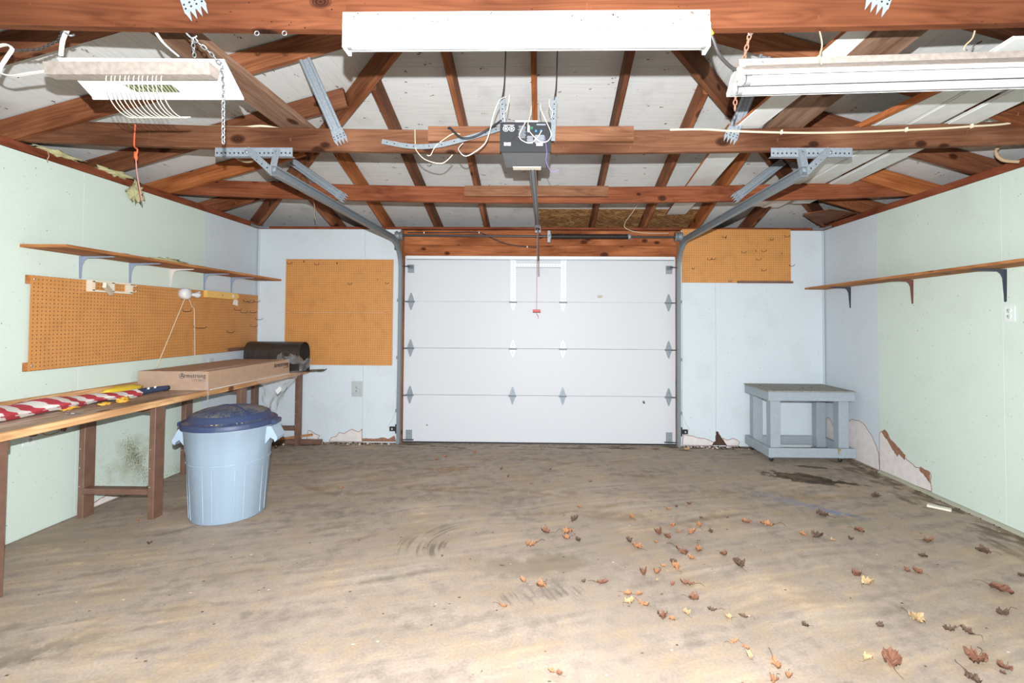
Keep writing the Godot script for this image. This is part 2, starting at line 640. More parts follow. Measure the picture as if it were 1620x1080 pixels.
	# dirt along the walls and under the bench
	for k in 70:
		put.call(XR - 0.02 - absf(r3.randfn(0.0, 0.12)), r3.randf_range(-5.3, -2.3), r3.randf_range(0.05, 0.22), r3.randf_range(0.02, 0.06), 1.5 + r3.randfn(0, 0.2), Color(0.30, 0.25, 0.18), r3.randf_range(0.3, 0.8), 0.8, 1.4)
	for k in 60:
		put.call(r3.randf_range(-3.2, 3.1), ZB + 0.03 + absf(r3.randfn(0.0, 0.09)), r3.randf_range(0.06, 0.25), r3.randf_range(0.015, 0.05), r3.randfn(0, 0.15), Color(0.28, 0.22, 0.17), r3.randf_range(0.3, 0.85), 0.8, 1.4)
	for k in 90:
		put.call(r3.randf_range(-3.0, 2.6), r3.randf_range(-5.1, -3.3), r3.randf_range(0.08, 0.4), r3.randf_range(0.02, 0.08), -0.15 + r3.randfn(0, 0.25), Color(0.44, 0.36, 0.28), r3.randf_range(0.15, 0.5), 0.9, 1.4)
	for k in 40:
		put.call(r3.randf_range(-2.6, -0.8), r3.randf_range(-3.4, -1.9), r3.randf_range(0.05, 0.3), r3.randf_range(0.012, 0.04), -0.35 + r3.randfn(0, 0.2), Color(0.42, 0.38, 0.33), r3.randf_range(0.15, 0.45), 0.9, 1.4)
	for k in 26:
		put.call(r3.randf_range(-2.3, 2.4), r3.randf_range(-3.2, -1.8), r3.randf_range(0.05, 0.3), r3.randf_range(0.02, 0.07), -0.3 + r3.randfn(0, 0.3), Color(0.70, 0.66, 0.6), r3.randf_range(0.15, 0.4), 0.9, 1.4)
	put.call(-2.12, -1.95, 0.22, 0.05, -0.5, Color(0.42, 0.39, 0.35), 0.6, 0.8, 1.8)
	put.call(-2.25, -1.82, 0.2, 0.05, -0.5, Color(0.44, 0.41, 0.37), 0.55, 0.8, 1.8)
	put.call(-0.86, -4.4, 0.22, 0.1, 0.0, Color(0.55, 0.38, 0.26), 0.5, 0.7, 1.8)
	# a crack across the slab and a control joint at the door
	for k in 90:
		var u := k / 90.0
		put.call(lerpf(-0.25, 0.95, u), lerpf(-4.08, -3.55, u) + 0.012 * sin(u * 30.0), 0.02, 0.0055, 0.42, Color(0.62, 0.56, 0.5), 0.45, 0.9, 0.5)
	for k in 12:
		put.call(0.0, -5.28 + k * 0.022, 0.004, 0.016, 0.0, Color(0.28, 0.24, 0.2), 0.7, 0.6, 0.3)
	var d := PackedByteArray()
	d.resize(FW * FH * 3)
	for i in FW * FH * 3:
		d[i] = int(clampf(col[i], 0.0, 1.0) * 255.0)
	var im := Image.create_from_data(FW, FH, false, Image.FORMAT_RGB8, d)
	# grit, crumbs and flakes of paint, too small to build
	for k in 900:
		var c := Color(0.2, 0.16, 0.12).lerp(Color(0.45, 0.3, 0.2), r3.randf())
		if r3.randf() < 0.3:
			c = Color(0.86, 0.82, 0.74)
		im.fill_rect(Rect2i(r3.randi() % FW, int(pow(r3.randf(), 1.4) * FH), 1 + r3.randi() % 3, 1 + r3.randi() % 2), c)
	for k in 700:
		im.fill_rect(Rect2i(r3.randi() % FW, 44 + int(absf(r3.randfn(0, 9))), 1 + r3.randi() % 4, 1 + r3.randi() % 3), Color(0.16, 0.12, 0.09).lerp(Color(0.5, 0.38, 0.28), r3.randf()))
	im.generate_mipmaps()
	return [ImageTexture.create_from_image(im), tex(FW, FH, hb, Image.FORMAT_L8)]


func mat(c: Color, rough := 0.8, metal := 0.0, spec := 0.5) -> StandardMaterial3D:
	var m := StandardMaterial3D.new()
	m.albedo_color = c
	m.roughness = rough
	m.metallic = metal
	m.metallic_specular = spec
	return m


func textured(c: Color, t: Texture2D, sx: float, sy: float, rough := 0.8, metal := 0.0, bump: Texture2D = null, depth := 0.0, spec := 0.5) -> StandardMaterial3D:
	var m := mat(c, rough, metal, spec)
	m.albedo_texture = t
	m.uv1_scale = Vector3(1.0 / sx, 1.0 / sy, 1)
	if bump:
		m.heightmap_enabled = true
		m.heightmap_texture = bump
		m.heightmap_scale = depth
	return m


func rgb(r: int, g: int, b: int) -> Color:
	var c := Color(r / 255.0, g / 255.0, b / 255.0).srgb_to_linear() * 0.8
	return Color(c.r, c.g, c.b, 1.0).linear_to_srgb()


func make_materials() -> void:
	var wa := wood_texture(21, 6, 0.30)
	var wb := wood_texture(33, 8, 0.42)
	var wood := func(c: Color, which: Array, rough := 0.72) -> StandardMaterial3D:
		return textured(c, which[0], 3.0, 0.36, rough, 0.0, which[1], 0.12, 0.28)
	M.chord = wood.call(rgb(118, 69, 43), wa)
	M.chord_dusty = wood.call(rgb(132, 90, 66), wb)
	M.chord_red = wood.call(rgb(156, 92, 62), wa)
	M.rafter = wood.call(rgb(172, 112, 78), wb)
	M.rafter_dark = wood.call(rgb(140, 92, 66), wb)
	M.rafter_orange = wood.call(rgb(190, 116, 68), wa)
	M.scab = wood.call(rgb(154, 110, 83), wa)
	M.board_grey = wood.call(rgb(150, 120, 102), wb)
	M.header = wood.call(rgb(196, 122, 78), wb)
	M.plate = wood.call(rgb(150, 84, 58), wa)
	M.jamb = wood.call(rgb(176, 116, 76), wb)
	M.pine = wood.call(rgb(244, 194, 142), wa)
	M.bench_top = wood.call(rgb(222, 198, 180), wb, 0.85)
	M.bench_leg = textured(rgb(132, 97, 79), speckle_texture(80, 256, 0.02, 0.84, 1.0), 0.6, 0.6, 0.5)
	M.shelf = wood.call(rgb(214, 150, 96), wa)
	M.paint_mint = textured(rgb(216, 229, 217), paint_texture(41, 420, 0.06), 2.4, 2.4, 0.7)
	M.paint_stained = textured(rgb(216, 229, 217), stained_panel(), 1.2, 2.44, 0.7)
	M.paint_stained.uv1_offset = Vector3(4.46 / 1.2, 0, 0)
	M.paint_blue = textured(rgb(213, 222, 229), paint_texture(42, 300, 0.06), 2.4, 2.4, 0.7)
	M.paint_white = textured(rgb(222, 231, 236), paint_texture(43, 420, 0.07), 2.4, 2.4, 0.65)
	M.sheath = textured(rgb(226, 225, 223), sheathing_texture(51), 2.44, 2.44, 0.85)
	M.sheath_b = textured(rgb(223, 222, 220), sheathing_texture(52), 2.44, 2.44, 0.85)
	M.osb = textured(Color(0.95, 0.95, 0.95), osb_texture(), 0.9, 0.9, 0.8)
	var pg := pegboard_texture()
	M.peg = textured(rgb(226, 156, 84), pg[0], 1.219, 1.219, 0.55, 0.0, pg[1], 0.2)
	M.peg_left = textured(rgb(216, 150, 84), pg[0], 1.219, 1.219, 0.55, 0.0, pg[1], 0.2)
	var fl := floor_textures()
	M.floor = textured(Color(0.95, 0.93, 0.89), fl[0], 6.8, 4.6, 0.72, 0.0, fl[1], 0.25, 0.4)
	M.floor.uv1_offset = Vector3(3.4 / 6.8, 5.5 / 4.6, 0)
	M.door = textured(rgb(224, 225, 228), speckle_texture(61, 512, 0.3, 0.95, 1.0), 0.8, 0.8, 0.48, 0.0, null, 0.0, 0.4)
	M.galv = textured(rgb(166, 175, 183), speckle_texture(62, 256, 0.09, 0.86, 1.0, FastNoiseLite.TYPE_CELLULAR, 1), 0.3, 0.3, 0.42, 0.25)
	M.galv_dull = textured(rgb(146, 153, 158), speckle_texture(63, 256, 0.05, 0.88, 1.0), 0.3, 0.3, 0.45, 0.25)
	M.steel_dark = mat(rgb(88, 84, 84), 0.45, 0.6)
	M.spring = mat(rgb(58, 50, 46), 0.5, 0.4)
	M.white_metal = mat(rgb(240, 241, 241), 0.4)
	M.fixture = textured(rgb(196, 193, 190), speckle_texture(64, 512, 0.02, 0.9, 1.0), 0.7, 0.7, 0.45)
	M.fixture_dusty = textured(rgb(168, 154, 143), speckle_texture(65, 512, 0.03, 0.82, 1.0), 0.5, 0.5, 0.9)
	M.tube = mat(rgb(216, 217, 218), 0.3)
	M.cap = mat(rgb(190, 190, 190), 0.35, 0.7)
	M.black = mat(rgb(34, 34, 38), 0.42)
	M.black_hole = mat(rgb(22, 20, 19), 0.9)
	M.opener_grey = mat(rgb(112, 114, 117), 0.55)
	M.cream = mat(rgb(232, 222, 200), 0.6)
	M.cable = mat(rgb(222, 204, 172), 0.6)
	M.cable_white = mat(rgb(236, 230, 220), 0.5)
	M.cable_black = mat(rgb(38, 40, 46), 0.5)
	M.purple = mat(rgb(118, 100, 158), 0.5)
	M.rust = textured(rgb(176, 124, 96), speckle_texture(66, 128, 0.1, 0.6, 1.0), 0.05, 0.05, 0.9)
	M.zinc = mat(rgb(190, 192, 194), 0.35, 0.85)
	M.orange = mat(rgb(228, 104, 62), 0.6)
	M.faded_red = mat(rgb(196, 136, 128), 0.7)
	M.red = mat(rgb(206, 44, 56), 0.45)
	M.foam = textured(rgb(244, 234, 176), speckle_texture(67, 128, 0.06, 0.6, 1.0), 0.1, 0.1, 0.95)
	M.cardboard = textured(rgb(196, 160, 132), speckle_texture(68, 256, 0.02, 0.94, 1.0), 0.5, 0.5, 0.75)
	M.ink = mat(rgb(52, 46, 48), 0.7)
	M.ink_pale = mat(rgb(120, 98, 86), 0.7)
	M.white_print = mat(rgb(226, 226, 230), 0.6)
	M.paper = mat(rgb(238, 238, 236), 0.7)
	M.mailbox = textured(rgb(66, 58, 54), speckle_texture(69, 256, 0.03, 0.7, 1.0), 0.4, 0.4, 0.35)
	M.bin = textured(rgb(176, 196, 214), speckle_texture(70, 256, 0.015, 0.93, 1.0), 0.6, 0.6, 0.42)
	M.lid = mat(rgb(52, 64, 98), 0.4)
	M.cart = textured(rgb(170, 180, 188), speckle_texture(73, 256, 0.03, 0.95, 1.0), 0.4, 0.4, 0.55)
	M.cart_top = textured(rgb(170, 166, 156), speckle_texture(74, 512, 0.02, 0.8, 1.0), 0.7, 0.7, 0.8)
	M.outlet = mat(rgb(226, 232, 228), 0.4)
	M.outlet_old = textured(rgb(208, 214, 214), speckle_texture(75, 128, 0.05, 0.85, 1.0), 0.1, 0.1, 0.5)
	M.bracket_blue = mat(rgb(150, 160, 180), 0.45)
	M.bracket_white = mat(rgb(226, 216, 210), 0.5)
	M.bracket_dark = mat(rgb(66, 70, 84), 0.45)
	M.bracket_brown = mat(rgb(120, 76, 66), 0.5)
	M.plaster = textured(rgb(240, 231, 227), speckle_texture(76, 256, 0.02, 0.93, 1.0), 0.5, 0.5, 0.9)
	M.torn_paper = textured(rgb(178, 128, 100), speckle_texture(77, 256, 0.05, 0.75, 1.0), 0.3, 0.3, 0.95)
	M.decayed = textured(rgb(112, 78, 62), speckle_texture(78, 256, 0.05, 0.5, 1.0), 0.3, 0.3, 0.95)
	M.yellow = mat(rgb(236, 200, 60), 0.55)
	M.tool_yellow = mat(rgb(240, 196, 110), 0.45)
	M.navy = mat(rgb(50, 62, 92), 0.8)
	M.lamp_white = mat(rgb(232, 230, 230), 0.3)
	M.grey_green = mat(rgb(112, 128, 120), 0.7)
	M.plank = textured(rgb(232, 233, 230), speckle_texture(79, 512, 0.01, 0.93, 1.0), 1.0, 1.0, 0.5)
	M.web = mat(rgb(178, 150, 118), 0.9)
	M.plastic = mat(Color(0.95, 0.95, 0.95, 0.12), 0.1)
	M.film = mat(Color(0.95, 0.95, 0.95, 0.05), 0.16)
	M.film.transparency = BaseMaterial3D.TRANSPARENCY_ALPHA
	M.plastic.transparency = BaseMaterial3D.TRANSPARENCY_ALPHA
	M.leaves = [mat(rgb(132, 88, 66), 0.8), mat(rgb(174, 122, 84), 0.8), mat(rgb(102, 78, 64), 0.8), mat(rgb(196, 164, 120), 0.8)]
	M.stem = mat(rgb(118, 92, 72), 0.8)
	M.caster = mat(rgb(44, 42, 42), 0.5)
	M.concrete_drive = mat(rgb(170, 166, 158), 0.9)
	for m in [M.plaster]:
		m.roughness = 0.95


# ------------------------------------------------------------------ scene
func _ready() -> void:
	rng.seed = 4242
	set_stage()
	make_materials()
	build_shell()
	build_roof()
	build_framing()
	build_door()
	build_door_hardware()
	build_opener()
	build_lights()
	build_overhead_clutter()
	build_shelves()
	build_pegboards()
	build_bench()
	build_bench_things()
	build_bin()
	build_cart()
	build_outlets()
	build_floor_things()
	build_leaves()


func set_stage() -> void:
	var cam := Camera3D.new()
	cam.name = "camera"
	add_child(cam)
	cam.position = Vector3(0, 1.3915, 0)
	cam.rotation = Vector3(0.0252, 0.0164, 0.0064)
	var f := 740.4
	var near := 0.05
	cam.set_frustum(near * 1080.0 / f, Vector2(near * (810.0 - 845.03) / f, near * (488.95 - 540.0) / f), near, 100.0)
	cam.current = true

	var sky_mat := ProceduralSkyMaterial.new()
	sky_mat.sky_top_color = Color(0.80, 0.86, 0.95)
	sky_mat.sky_horizon_color = Color(0.93, 0.95, 0.98)
	sky_mat.ground_bottom_color = Color(0.55, 0.53, 0.5)
	sky_mat.ground_horizon_color = Color(0.8, 0.8, 0.8)
	sky_mat.sun_angle_max = 1.0
	var sky := Sky.new()
	sky.sky_material = sky_mat
	var env := Environment.new()
	env.background_mode = Environment.BG_SKY
	env.sky = sky
	env.background_energy_multiplier = 3.6
	env.tonemap_mode = Environment.TONE_MAPPER_LINEAR
	env.tonemap_exposure = 1.05
	env.sdfgi_enabled = true
	env.ssao_enabled = true
	env.ssil_enabled = true
	var we := WorldEnvironment.new()
	we.name = "world_environment"
	we.environment = env
	add_child(we)

	# the photographer's flash, in the shoe of the camera: its shadows meet 16 cm above the lens
	var flash := SpotLight3D.new()
	flash.name = "camera_flash"
	add_child(flash)
	flash.position = Vector3(0, 1.555, 0.02)
	flash.light_color = Color(0.965, 0.985, 1.0)
	flash.light_energy = 26.5
	flash.light_size = 0.01
	flash.rotation = Vector3(0.10, 0.0, 0.0)
	flash.spot_angle = 89.9
	flash.spot_angle_attenuation = 0.75
	flash.spot_range = 30.0
	flash.spot_attenuation = 2.0
	flash.shadow_enabled = true


func build_shell() -> void:
	var o := thing("floor", Vector3(0, 0, -1.5), "stained grey concrete slab with swept dirt and sweep marks", "floor", "", "structure")
	part("slab", MB.new().span(Vector3(XL - 0.15, -0.12, ZB - 0.1), Vector3(XR + 0.15, 0.0, ZR + 0.15)), M.floor, o)
	o = thing("driveway", Vector3(0, -0.13, 6), "pale concrete drive outside the open end of the garage", "driveway", "", "structure")
	part("paving", MB.new().span(Vector3(-9, -0.3, ZR + 0.15), Vector3(9, -0.05, ZR + 12.0)), M.concrete_drive, o)

	# side walls: a core with four-foot drywall panels on it
	for s in [-1, 1]:
		var x: float = XL if s < 0 else XR
		var w := thing("wall_left" if s < 0 else "wall_right", Vector3(x, 0, -1.5),
			"mint green drywall side wall behind the workbench" if s < 0 else "mint green drywall side wall behind the grey cart", "wall", "", "structure")
		part("wall_core", MB.new().span(Vector3(minf(x + s * 0.012, x + s * 0.13), 0, ZB - 0.12), Vector3(maxf(x + s * 0.012, x + s * 0.13), WALL_TOP, ZR + 0.12)), M.paint_mint, w)
		var cuts := [ZB + 0.001, -4.459 if s < 0 else -4.474, -3.265 if s < 0 else -3.283, -2.06, -0.84, 0.38, 1.6, ZR]
		for k in cuts.size() - 1:
			var g := 0.0012
			var mb := MB.new().span(Vector3(minf(x, x + s * 0.013), 0.012, cuts[k] + g), Vector3(maxf(x, x + s * 0.013), WALL_TOP - 0.002, cuts[k + 1] - g))
			part("drywall_panel", mb, M.paint_blue if k == 0 else (M.paint_stained if k == 1 and s < 0 else M.paint_mint), w, Transform3D.IDENTITY, "pale blue drywall panel next to the corner" if k == 0 else "")
		# taped joints, a touch proud of the panels
		for k in [2]:
			part("joint_tape", MB.new().span(Vector3(minf(x, x - s * 0.0012), 0.02, cuts[k] - 0.006), Vector3(maxf(x, x - s * 0.0012), WALL_TOP - 0.01, cuts[k] + 0.006)), M.paint_mint, w)
		for k in 24:
			var z := rng.randf_range(-5.0, -2.7)
			var y := rng.randf_range(0.3, 2.3)
			if k % 3 == 0:
				z = (cuts[2] as float) + rng.randf_range(-0.02, 0.03)
			part("nail_head", MB.new().lathe([Vector2(0, 0.0016), Vector2(0.005, 0.001), Vector2(0.005, 0)], 6, Transform3D(Basis(Vector3.FORWARD, s * PI * 0.5), Vector3(x, y, z))), M.rust, w)
		var t := thing("trim_1" if s < 0 else "trim_2", Vector3(x, WALL_TOP, -1.5), "red-brown timber plate along the top of the wall above the " + ("workbench" if s < 0 else "cart"), "wall plate", "", "structure")
		part("plate", MB.new().sweep([Vector3(x + s * 0.05, 2.4615, ZB - 0.1), Vector3(x + s * 0.05, 2.4615, ZR)], rect(0.106, 0.056), Vector3.UP, false, uvr()), M.plate, t)

	# the wall with the overhead door
	var w := thing("wall_back", Vector3(0, 0, ZB), "pale blue drywall end wall round the white overhead door", "wall", "", "structure")
	part("wall_core", MB.new().span(Vector3(XL - 0.13, 0, ZB - 0.13), Vector3(-1.62, WALL_TOP, ZB - 0.012)), M.paint_white, w)
	part("wall_core", MB.new().span(Vector3(1.575, 0, ZB - 0.13), Vector3(XR + 0.13, WALL_TOP, ZB - 0.012)), M.paint_white, w)
	part("wall_core", MB.new().span(Vector3(-1.62, 2.16, ZB - 0.13), Vector3(1.575, WALL_TOP, ZB - 0.045)), M.header, w)
	var bx := [XL, -2.03, -1.635]
	for k in 2:
		part("drywall_panel", MB.new().span(Vector3(bx[k] + 0.001, 0.012, ZB - 0.013), Vector3(bx[k + 1] - 0.001, WALL_TOP - 0.002, ZB)), M.paint_white, w)
	bx = [1.585, 1.96, XR]
	for k in 2:
		part("drywall_panel", MB.new().span(Vector3(bx[k] + 0.001, 0.012, ZB - 0.013), Vector3(bx[k + 1] - 0.001, WALL_TOP - 0.002, ZB)), M.paint_white, w)
	# two header planks above the door
	part("header_plank", beam(Vector3(-1.60, 2.19, ZB - 0.02), Vector3(1.56, 2.19, ZB - 0.02), 0.04, 0.118), M.header, w)
	part("header_plank", beam(Vector3(-1.60, 2.335, ZB - 0.021), Vector3(1.56, 2.335, ZB - 0.021), 0.04, 0.168), M.header, w)
	for x in [-1.60, 1.54]:
		part("jamb", beam(Vector3(x, 0, ZB - 0.02), Vector3(x, 2.42, ZB - 0.02), 0.05, 0.045, Vector3.RIGHT), M.jamb, w)
	var tb := thing("trim_3", Vector3(0, WALL_TOP, ZB), "brown timber plate along the top of the overhead door wall", "wall plate", "", "structure")
	part("plate", beam(Vector3(XL, 2.446, ZB - 0.04), Vector3(XR, 2.446, ZB - 0.04), 0.10, 0.028), M.plate, tb)
	# corner strips and their steel straps
	for s in [-1, 1]:
		var x: float = XL if s < 0 else XR
		var c := thing("trim_4" if s < 0 else "trim_5", Vector3(x, 0, ZB), "pale painted corner strip beside the " + ("black mailbox" if s < 0 else "grey cart"), "corner trim", "", "structure")
		part("strip", beam(Vector3(x - s * 0.018, 0.03, ZB + 0.004), Vector3(x - s * 0.018, 2.42, ZB + 0.004), 0.036, 0.008, Vector3.RIGHT), M.paint_blue, c)
		part("strap", MB.new().span(Vector3(minf(x, x - s * 0.13), 2.436, ZB + 0.011), Vector3(maxf(x, x - s * 0.13), 2.462, ZB + 0.014)), M.galv_dull, c, Transform3D.IDENTITY, "galvanized strap")
		part("strap", MB.new().span(Vector3(minf(x - s * 0.009, x - s * 0.011), 2.437, ZB), Vector3(maxf(x - s * 0.009, x - s * 0.011), 2.462, ZB + 0.16)), M.galv_dull, c, Transform3D.IDENTITY, "galvanized strap")

	# the wall behind the camera has a wide doorway standing open to the drive
	var r := thing("wall_rear", Vector3(0, 0, ZR), "bare timber end wall with a wide open doorway", "wall", "", "structure")
	part("wall_side", MB.new().span(Vector3(XL - 0.12, 0, ZR), Vector3(-2.75, WALL_TOP, ZR + 0.12)), M.rafter_dark, r)
	part("wall_side", MB.new().span(Vector3(2.65, 0, ZR), Vector3(XR + 0.12, WALL_TOP, ZR + 0.12)), M.rafter_dark, r)
	part("wall_lintel", MB.new().span(Vector3(-2.75, 2.2, ZR), Vector3(2.65, WALL_TOP, ZR + 0.12)), M.rafter_dark, r)
	part("gable", MB.new().prism(PackedVector2Array([Vector2(XL - 0.4, WALL_TOP), Vector2(XR + 0.4, WALL_TOP), Vector2(XR + 0.4, 2.56), Vector2(-0.045, 3.6), Vector2(XL - 0.4, 2.56)]), 0.1, Transform3D(Basis.IDENTITY, Vector3(0, 0, ZR))), M.rafter_dark, r)

	# places where the paint and paper have come off the drywall
	peel(w, Transform3D(Basis.IDENTITY, Vector3(0, 0, ZB)), [[-2.66, 0.03], [-2.645, 0.13], [-2.61, 0.115], [-2.57, 0.09], [-2.52, 0.075], [-2.55, 0.02]], M.plaster, 0.0016)
	peel(w, Transform3D(Basis.IDENTITY, Vector3(0, 0, ZB)), [[-2.40, 0.014], [-2.38, 0.05], [-2.33, 0.062], [-2.29, 0.11], [-2.24, 0.098], [-2.19, 0.125], [-2.15, 0.147], [-2.10, 0.128], [-2.06, 0.12], [-2.035, 0.15], [-2.032, 0.014]], M.plaster, 0.0016)
	peel(w, Transform3D(Basis.IDENTITY, Vector3(0, 0, ZB)), [[-2.03, 0.014], [-2.03, 0.05], [-1.9, 0.045], [-1.82, 0.06], [-1.72, 0.05], [-1.66, 0.085], [-1.64, 0.014]], M.torn_paper, 0.0014)
	peel(w, Transform3D(Basis.IDENTITY, Vector3(0, 0, ZB)), [[1.59, 0.014], [1.60, 0.125], [1.66, 0.115], [1.73, 0.1], [1.80, 0.085], [1.88, 0.07], [1.93, 0.04], [1.93, 0.014]], M.plaster, 0.0016)
	peel(w, Transform3D(Basis.IDENTITY, Vector3(0, 0, ZB)), [[1.915, 0.014], [1.935, 0.05], [1.955, 0.06], [1.962, 0.17], [1.985, 0.165], [2.01, 0.12], [2.04, 0.07], [2.085, 0.014]], M.decayed, 0.003)
	peel(w, Transform3D(Basis.IDENTITY, Vector3(0, 0, ZB)), [[2.07, 0.014], [2.04, 0.09], [2.09, 0.07], [2.16, 0.09], [2.22, 0.05], [2.2, 0.014]], M.plaster, 0.0016)
	var wr: Node3D = get_node("wall_right")
	var rx := Transform3D(Basis(Vector3(0, 0, 1), Vector3.UP, Vector3(-1, 0, 0)), Vector3(XR, 0, 0))
	peel(wr, rx, [[-5.30, 0.014], [-5.29, 0.33], [-5.25, 0.345], [-5.2, 0.30], [-5.14, 0.24], [-5.09, 0.2], [-5.05, 0.25], [-4.99, 0.31], [-4.91, 0.38], [-4.85, 0.41], [-4.74, 0.41], [-4.66, 0.38], [-4.58, 0.31], [-4.52, 0.23], [-4.49, 0.16], [-4.478, 0.014]], M.plaster, 0.0016)
	peel(wr, rx, [[-4.47, 0.014], [-4.47, 0.36], [-4.42, 0.39], [-4.36, 0.33], [-4.28, 0.27], [-4.2, 0.225], [-4.12, 0.2], [-4.05, 0.17], [-3.98, 0.18], [-3.9, 0.165], [-3.895, 0.03], [-4.1, 0.02]], M.plaster, 0.0016)
	peel(wr, rx, [[-4.44, 0.375], [-4.41, 0.41], [-4.37, 0.39], [-4.34, 0.345], [-4.26, 0.30], [-4.16, 0.245], [-4.165, 0.2], [-4.23, 0.235], [-4.25, 0.205], [-4.32, 0.265], [-4.36, 0.31]], M.torn_paper, 0.0035)
	peel(wr, rx, [[-4.01, 0.165], [-4.0, 0.195], [-3.94, 0.185], [-3.9, 0.178], [-3.9, 0.09], [-3.94, 0.12]], M.torn_paper, 0.0035)
	var wl: Node3D = get_node("wall_left")
	var lx := Transform3D(Basis(Vector3(0, 0, -1), Vector3.UP, Vector3(1, 0, 0)), Vector3(XL, 0, 0))
	peel(wl, lx, [[3.36, 0.013], [3.4, 0.04], [3.5, 0.06], [3.56, 0.03], [3.62, 0.013]], M.plaster, 0.0016)


# a patch with a ragged edge, standing a hair proud of the wall; local x and y as given
func peel(wall: Node3D, xf: Transform3D, pts: Array, m: Material, depth: float, called := "peeled_patch", ragged := true) -> void:
	var poly := PackedVector2Array()
	for i in pts.size():
		var a := Vector2(pts[i][0], pts[i][1])
		var b := Vector2(pts[(i + 1) % pts.size()][0], pts[(i + 1) % pts.size()][1])
		poly.append(a)
		if ragged and a.y > 0.02 and b.y > 0.02:
			var n := clampi(int(a.distance_to(b) / 0.018), 1, 8)
			var nm := (b - a).orthogonal().normalized()
			for k in range(1, n):
				poly.append(a.lerp(b, float(k) / n) + nm * rng.randf_range(-0.005, 0.005))
	if ragged and m == M.plaster:
		var rim := Geometry2D.offset_polygon(poly, 0.006, Geometry2D.JOIN_SQUARE)
		if rim.size() and Geometry2D.triangulate_polygon(rim[0]).size():
			var cut := PackedVector2Array()
			for p in rim[0]:
				cut.append(Vector2(p.x, maxf(p.y, 0.004)))
			part("torn_edge", MB.new().prism(cut, depth * 0.7, xf), M.torn_paper, wall)
	part(called, MB.new().prism(poly, depth, xf), m, wall)


func roof_y(d: float) -> float:
	return EAVE + RAF * 1.04 + 0.008 + PITCH * d


